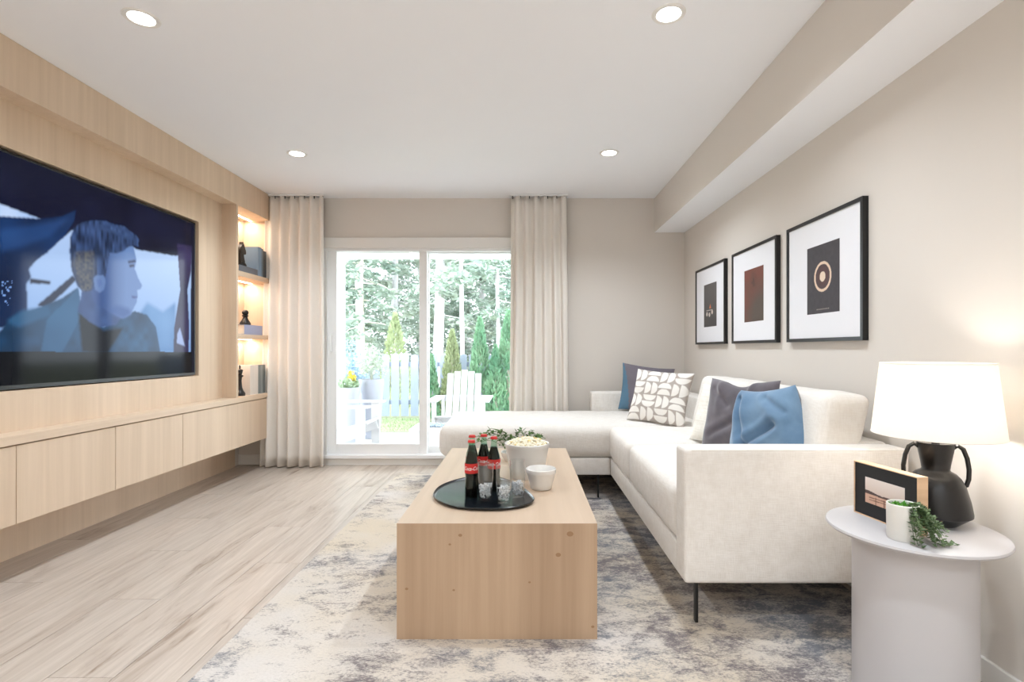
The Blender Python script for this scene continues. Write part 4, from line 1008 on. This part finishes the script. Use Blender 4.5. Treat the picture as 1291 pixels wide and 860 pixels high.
# ------------------------------------------------------------------ outdoors
GZ = -0.15
def gx(px, D): return (px - VX) / F * D
tag(link_mesh('ground', MB().box(-40, 40, 9.6, 60, GZ - 0.2, GZ), plain('forest_ground', L(128, 132, 100), 0.95, var=0.2, scale=0.6)), kind='structure')
tag(link_mesh('lawn', MB().box(-12, 12, 8.02, 9.6, GZ - 0.2, GZ + 0.005), plain('lawn_base', L(150, 164, 124), 0.95, var=0.1, scale=3)), kind='structure')
gb = MB(); g_rng = random.Random(3)
for k in range(5200):
    x, y = g_rng.uniform(-5, 2.6), g_rng.uniform(8.04, 9.55); h = g_rng.uniform(0.02, 0.05); a = g_rng.uniform(0, PI); dx, dy = 0.008 * math.cos(a), 0.008 * math.sin(a)
    gb.add([(x - dx, y - dy, GZ + 0.005), (x + dx, y + dy, GZ + 0.005), (x + g_rng.uniform(-.02, .02), y + g_rng.uniform(-.02, .02), GZ + 0.005 + h)], [(0, 1, 2)])
tag(link_mesh('grass', gb, leafmat('grass_blade', L(152, 170, 124), L(170, 184, 142), 5, 0.3)), 'short pale green grass between patio and fence', 'grass', kind='stuff')
patio = tag(link_mesh('patio', MB().box(-8, 6, YB + 0.17, 8.0, GZ - 0.2, GZ - 0.004), plain('paver_joint', L(190, 188, 184), 0.9)), kind='structure')
pv = plain('pale_paver', L(196, 194, 192), 0.85, var=0.04, scale=1.5)
for i_ in range(9):
    for j in range(5):
        x0 = -4.2 + i_ * 0.6; y0 = YB + 0.175 + j * 0.565
        if y0 + 0.565 > 5.6: link_mesh('paver', MB().box(x0 + 0.004, x0 + 0.596, y0 + 0.004, min(y0 + 0.561, 8.0), GZ - 0.004, GZ), pv, patio)
# patio cover with beam and posts
cov = thing('patio_cover', 'white patio roof with beam and post outside the door', 'patio cover', (-1.0, 6.6, GZ))
link_mesh('soffit', MB().box(-4.6, 3.4, YB + 0.17, 8.0, 2.62, 2.68), M['vinyl'], cov)
link_mesh('beam', MB().box(-4.6, 3.4, 7.84, 8.0, 2.49, 2.62), M['vinyl'], cov)
for px in (-2.885, 2.6): link_mesh('post', MB().box(px, px + 0.15, 7.84, 7.99, GZ, 2.49), M['vinyl'], cov)

# fence: each picket its own part
fm = plain('blue_grey_fence_paint', L(160, 170, 190), 0.8, var=0.06, scale=2)
fe = thing('picket_fence', 'pale blue grey picket fence behind the lawn', 'fence', (-1.5, 9.62, GZ))
for z in (0.1, 0.8): link_mesh('rail', MB().box(-4.4, 1.6, 9.66, 9.70, z, z + 0.08), fm, fe)
x = -4.4; k = 0
while x < 1.5:
    wd = 0.135; tp = 1.04 + 0.015 * math.sin(k * 2.3)
    link_mesh('picket', MB().add([(x, 9.62, GZ + 0.04), (x + wd, 9.62, GZ + 0.04), (x + wd, 9.62, tp - 0.03), (x + wd / 2, 9.62, tp), (x, 9.62, tp - 0.03), (x, 9.655, GZ + 0.04), (x + wd, 9.655, GZ + 0.04), (x + wd, 9.655, tp - 0.03), (x + wd / 2, 9.655, tp), (x, 9.655, tp - 0.03)],
              [(0, 1, 2, 3, 4), (9, 8, 7, 6, 5), (0, 5, 6, 1), (1, 6, 7, 2), (2, 7, 8, 3), (3, 8, 9, 4), (4, 9, 5, 0)]), fm, fe)
    x += 0.178; k += 1

# adirondack chairs
wp = plain('white_chair_paint', L(208, 207, 208), 0.55, var=0.02)
def adirondack(label, loc, rz_):
    r_ = thing('patio_chair', label, 'chair', loc, 'white slatted patio chairs', rz_)
    lk = lambda nm, mb: link_mesh(nm, mb, wp, r_, local=True, bevel=0.003, seg=1)
    for s_ in (-1, 1):                                   # front of the chair faces -Y, local
        lk('front_leg', MB().box(s_ * 0.31 - 0.022, s_ * 0.31 + 0.022, -0.36, -0.26, 0, 0.60))
        lk('rear_leg', MB().bar((s_ * 0.265, -0.34, 0.34), (s_ * 0.265, 0.52, 0.06), 0.035, 0.12))
        lk('arm', MB().box(s_ * 0.33 - 0.07, s_ * 0.33 + 0.07, -0.42, 0.36, 0.60, 0.624))
        lk('arm_bracket', MB().box(s_ * 0.28 - 0.02, s_ * 0.28 + 0.02, 0.22, 0.26, 0.12, 0.60))
    for k in range(5):
        y = -0.34 + k * 0.105; z = 0.405 - (y + 0.34) * 0.325
        lk('seat_slat', MB().obox((0, y, z), (1, 0, 0), (0, 1, -0.325), (0, 0.325, 1), 0.285, 0.044, 0.011))
    for k in range(5):
        x = -0.2 + k * 0.1; tp = 0.0 if k == 2 else (0.02 if k in (1, 3) else 0.05)
        lk('back_slat', MB().bar((x * 0.86, 0.10, 0.26), (x * 1.08, 0.40, 0.98 - tp), 0.088, 0.02, (1, 0, 0)) if False else MB().obox((x * 0.97, 0.25, 0.62 - tp / 2), (1, 0, 0), (0, 0.925, -0.385), (0, 0.385, 0.925), 0.043, 0.011, 0.385 - tp / 2))
    lk('back_rail', MB().box(-0.29, 0.29, 0.29, 0.32, 0.55, 0.63))
    return r_
adirondack('white slatted patio chair behind the fire table, facing the house', (-0.84, 6.98, GZ), 0)
adirondack('white slatted patio chair at the left door edge, facing right', (-2.18, 6.28, GZ), math.radians(90))

ft = thing('fire_table', 'low square white fire table with pale glass stones', 'fire table', (-1.0, 6.1, GZ))
link_mesh('body', MB().box(-1.27, -0.72, 5.86, 6.36, GZ, 0.19), plain('fire_table_stone', L(226, 226, 230), 0.7), ft, bevel=0.006)
link_mesh('tabletop', MB().box(-1.29, -0.70, 5.84, 6.38, 0.19, 0.225), wp, ft, bevel=0.004)
gs = MB()
for k in range(160): s_ = rnd.uniform(0.010, 0.02); gs.blob((rnd.uniform(-1.16, -0.83), rnd.uniform(5.98, 6.24), 0.232 + rnd.uniform(0, 0.01)), (s_, s_, s_ * 0.7), 5, 3, 0.2)
tag(link_mesh('glass_stones', gs, plain('blue_glass_stone', L(170, 188, 206), 0.2), ft), kind='stuff')

def leaves_cloud(mb, c, rad, n, size, rg, flat=1.0, shell=0.5):
    for _ in range(n):
        while True:
            q = [rg.uniform(-1, 1) for _ in range(3)]; d = math.sqrt(sum(a * a for a in q))
            if shell < d < 1 or (d < 1 and rg.random() < 0.3): break
        p = (c[0] + q[0] * rad[0], c[1] + q[1] * rad[1], c[2] + q[2] * rad[2]); s_ = size * rg.uniform(0.6, 1.3)
        d1 = Vector((rg.gauss(0, 1), rg.gauss(0, 1), rg.gauss(0, 1) * flat)).normalized(); d2 = d1.cross(Vector((rg.gauss(0, 1), rg.gauss(0, 1), rg.gauss(0, 1)))).normalized()
        p = Vector(p); mb.add([tuple(p - d1 * s_), tuple(p + d2 * s_ * 0.45), tuple(p + d1 * s_), tuple(p - d2 * s_ * 0.45)], [(0, 1, 2, 3)])
soil = plain('potting_soil', L(150, 120, 92), 0.95)
def planter(x, y, rt, h, name, label, fn):
    r_ = thing(name, label, 'planter', (x, y, GZ))
    link_mesh('pot', MB().lathe(x, y, [(rt * 0.66, GZ), (rt * 0.68, GZ + 0.01), (rt * 0.97, GZ + h - 0.09), (rt, GZ + h - 0.08), (rt, GZ + h), (rt - 0.02, GZ + h), (rt - 0.025, GZ + h - 0.05), (0.0005, GZ + h - 0.05)], 36), plain('pale_planter', L(176, 180, 192), 0.6), r_, smooth=True, sharp=40)
    link_mesh('soil', MB().lathe(x, y, [(rt - 0.026, GZ + h - 0.052), (rt - 0.026, GZ + h - 0.035), (0.0005, GZ + h - 0.03)], 24), soil, r_)
    fn(r_, x, y, GZ + h - 0.04)
def fl_yellow(r_, x, y, z):
    rg = random.Random(2); a = MB(); leaves_cloud(a, (x, y, z + 0.07), (0.15, 0.15, 0.11), 420, 0.03, rg); tag(link_mesh('leaves', a, leafmat('pot_leaf', L(158, 186, 150), L(190, 206, 178), 9), r_), kind='stuff')
    b_ = MB(); leaves_cloud(b_, (x + 0.05, y, z + 0.17), (0.06, 0.05, 0.10), 160, 0.022, rg, shell=0.2); tag(link_mesh('flowers', b_, plain('yellow_flower', L(244, 216, 84), 0.7), r_), kind='stuff')
def fl_tall(r_, x, y, z):
    rg = random.Random(4); a = MB(); s = MB()
    for k in range(16):
        an = rg.uniform(0, 2 * PI); rr = rg.uniform(0.03, 0.26); h = rg.uniform(0.25, 0.55); e = (x + rr * math.cos(an), y + rr * math.sin(an), z + h)
        s.tube([(x, y, z), (x + (e[0] - x) * 0.4, y + (e[1] - y) * 0.4, z + h * 0.6), e], 0.004, 4); leaves_cloud(a, (e[0], e[1], e[2] - 0.08), (0.09, 0.09, 0.14), 70, 0.028, rg, shell=0.1)
    m_ = leafmat('silver_leaf', L(206, 214, 204), L(178, 190, 170), 9); link_mesh('stem', s, m_, r_); tag(link_mesh('leaves', a, m_, r_), kind='stuff')
planter(gx(437, 7.1), 7.15, 0.165, 0.75, 'flower_planter', 'tapered pale planter with small yellow flowers behind the left patio chair', fl_yellow)
planter(gx(467, 7.45), 7.5, 0.175, 0.84, 'shrub_planter', 'taller pale planter with silvery shrub right of the yellow flowers', fl_tall)
hb = thing('blue_shrub', 'blue green shrub against the left door edge, before the fence', 'shrub', (gx(437, 9.1), 9.2, GZ))
a = MB(); rg = random.Random(6)
for k in range(9): leaves_cloud(a, (gx(437, 9.1) + rg.uniform(-0.2, 0.2), 9.2 + rg.uniform(-0.15, 0.15), 0.3 + rg.uniform(0, 0.85)), (0.2, 0.18, 0.2), 150, 0.035, rg)
tag(link_mesh('leaves', a, leafmat('blue_leaf', L(138, 164, 190), L(176, 196, 206), 6), hb), kind='stuff'); link_mesh('stem', MB().tube([(gx(437, 9.1), 9.2, GZ), (gx(437, 9.1), 9.2, 0.7)], 0.02), plain('pale_bark', L(196, 186, 172), 0.9), hb)

bark = plain('pale_bark', L(196, 186, 172), 0.9)
cm1 = leafmat('cedar_green', L(100, 156, 122), L(152, 190, 154), 3); cm2 = leafmat('cedar_olive', L(150, 164, 120), L(176, 184, 146), 3)
def cedar(px, top_y, D, rb, m_, label, seed, n=1500):
    x = gx(px, D); zt = CH - (top_y - VY) / F * D; rg = random.Random(seed)
    r_ = thing('cedar_shrub', label, 'shrub', (x, D, GZ), 'cedar shrubs by the fence')
    a = MB(); Hh = zt - GZ
    for _ in range(n):
        u = rg.random() ** 0.8; rr = rb * (1 - u) ** 0.75 * (0.75 + 0.35 * rg.random()); an = rg.uniform(0, 2 * PI); p = Vector((x + rr * math.cos(an), D + rr * math.sin(an), GZ + 0.05 + u * Hh))
        out = Vector((math.cos(an), math.sin(an), 1.7 + rg.uniform(-.6, .6))).normalized(); side = out.cross(Vector((rg.gauss(0, 1), rg.gauss(0, 1), rg.gauss(0, 1)))).normalized(); s_ = rg.uniform(0.03, 0.065)
        a.add([tuple(p - out * s_), tuple(p + side * s_ * 0.4), tuple(p + out * s_), tuple(p - side * s_ * 0.4)], [(0, 1, 2, 3)])
    tag(link_mesh('foliage', a, m_, r_), kind='stuff'); link_mesh('trunk', MB().tube([(x, D, GZ), (x, D, GZ + Hh * 0.85)], [0.03, 0.008]), bark, r_)
cedar(605, 404, 9.25, 0.27, cm1, 'tallest vivid green cedar right of the right patio chair', 1, 2200)
cedar(641, 396, 9.15, 0.33, cm1, 'green cedar at the right door edge beside the curtain', 2, 2600)
cedar(570, 420, 9.3, 0.26, cm2, 'olive cedar behind the right patio chair', 3, 1700)
cedar(544, 452, 9.2, 0.18, cm1, 'short green cedar just right of the middle door stile', 4, 1300)
cedar(498, 398, 11.2, 0.42, cm2, 'pale olive cedar beyond the fence in the left pane', 5, 1800)
cedar(625, 440, 9.0, 0.24, cm1, 'low green cedar between the two tall right ones', 6, 1500)

fm1 = leafmat('fir_grey_green', L(128, 148, 136), L(176, 188, 174), 1.2); fm2 = leafmat('fir_pale', L(150, 166, 152), L(184, 192, 180), 1.2)
def tree(px, D, r0, zlow, reach, m_, bk, label, seed, nb=46, top=9.0, n_leaf=96):
    x = gx(px, D); rg = random.Random(seed)
    r_ = thing('fir_tree', label, 'tree', (x, D, GZ), 'tall trees beyond the fence')
    link_mesh('trunk', MB().tube([(x, D, GZ), (x + rg.uniform(-.1, .1), D, 3.0), (x + rg.uniform(-.2, .2), D, top)], [r0, r0 * 0.85, r0 * 0.3], 10), bk, r_, smooth=True)
    a = MB(); br = MB()
    for k in range(nb):
        z = zlow + (top - zlow) * (k / nb) * rg.uniform(0.9, 1.0); an = rg.uniform(0, 2 * PI); ln = reach * (1 - 0.55 * (z - zlow) / (top - zlow)) * rg.uniform(0.6, 1.1)
        e = Vector((x + ln * math.cos(an), D + ln * math.sin(an), z - ln * 0.28)); s0 = Vector((x, D, z)); br.tube([s0, s0.lerp(e, 0.5) + Vector((0, 0, 0.1)), e], [0.02, 0.014, 0.005], 4)
        for q in (0.4, 0.65, 0.9):
            c_ = s0.lerp(e, q); leaves_cloud(a, (c_.x, c_.y, c_.z - 0.05), (ln * 0.27, ln * 0.27, 0.16), n_leaf // 3, 0.10, rg, 0.35, 0.1)
    link_mesh('branch', br, bk, r_); tag(link_mesh('foliage', a, m_, r_), kind='stuff')
pb = plain('cream_bark', L(228, 218, 204), 0.9, var=0.08, scale=8); wb = plain('white_bark', L(240, 240, 240), 0.9, var=0.05, scale=8); gbk = plain('grey_bark', L(208, 204, 208), 0.9, var=0.08, scale=8)
tree(456, 15.0, 0.13, 1.6, 1.5, fm1, pb, 'cream-barked fir in the left glass pane', 1, 44)
tree(551, 16.0, 0.17, 2.2, 1.6, fm2, gbk, 'thick grey trunk right of the middle door stile', 2, 40)
tree(584, 13.0, 0.055, 2.9, 1.3, fm1, wb, 'slim white birch-like trunk in the middle of the right pane', 3, 36)
tree(629, 17.0, 0.07, 1.8, 1.7, fm1, gbk, 'thin grey tree near the right door edge', 4, 44)
far_lab = ['dense dark fir at the far left of the left pane', 'broad pale fir with drooping boughs in the left pane', 'fir behind the middle door stile', 'pale fir between the grey and white trunks', 'fir behind the tallest cedar', 'dark fir beyond the right curtain edge', 'distant fir behind the blue shrub', 'distant fir behind the white trunk']
for k, (px, D, rr, zl, re, m_) in enumerate([(425, 17, 0.15, 0.8, 2.0, fm1), (500, 19, 0.14, 0.5, 2.4, fm2), (528, 22, 0.16, 0.6, 2.4, fm1), (568, 24, 0.14, 0.6, 2.4, fm2), (606, 21, 0.13, 0.6, 2.2, fm1), (655, 20, 0.14, 0.5, 2.2, fm1), (444, 25, 0.16, 0.5, 2.5, fm1), (590, 28, 0.16, 0.4, 2.6, fm2)]):
    tree(px, D, rr, zl, re, m_, gbk, far_lab[k], 20 + k, 76, 9.5, 130)
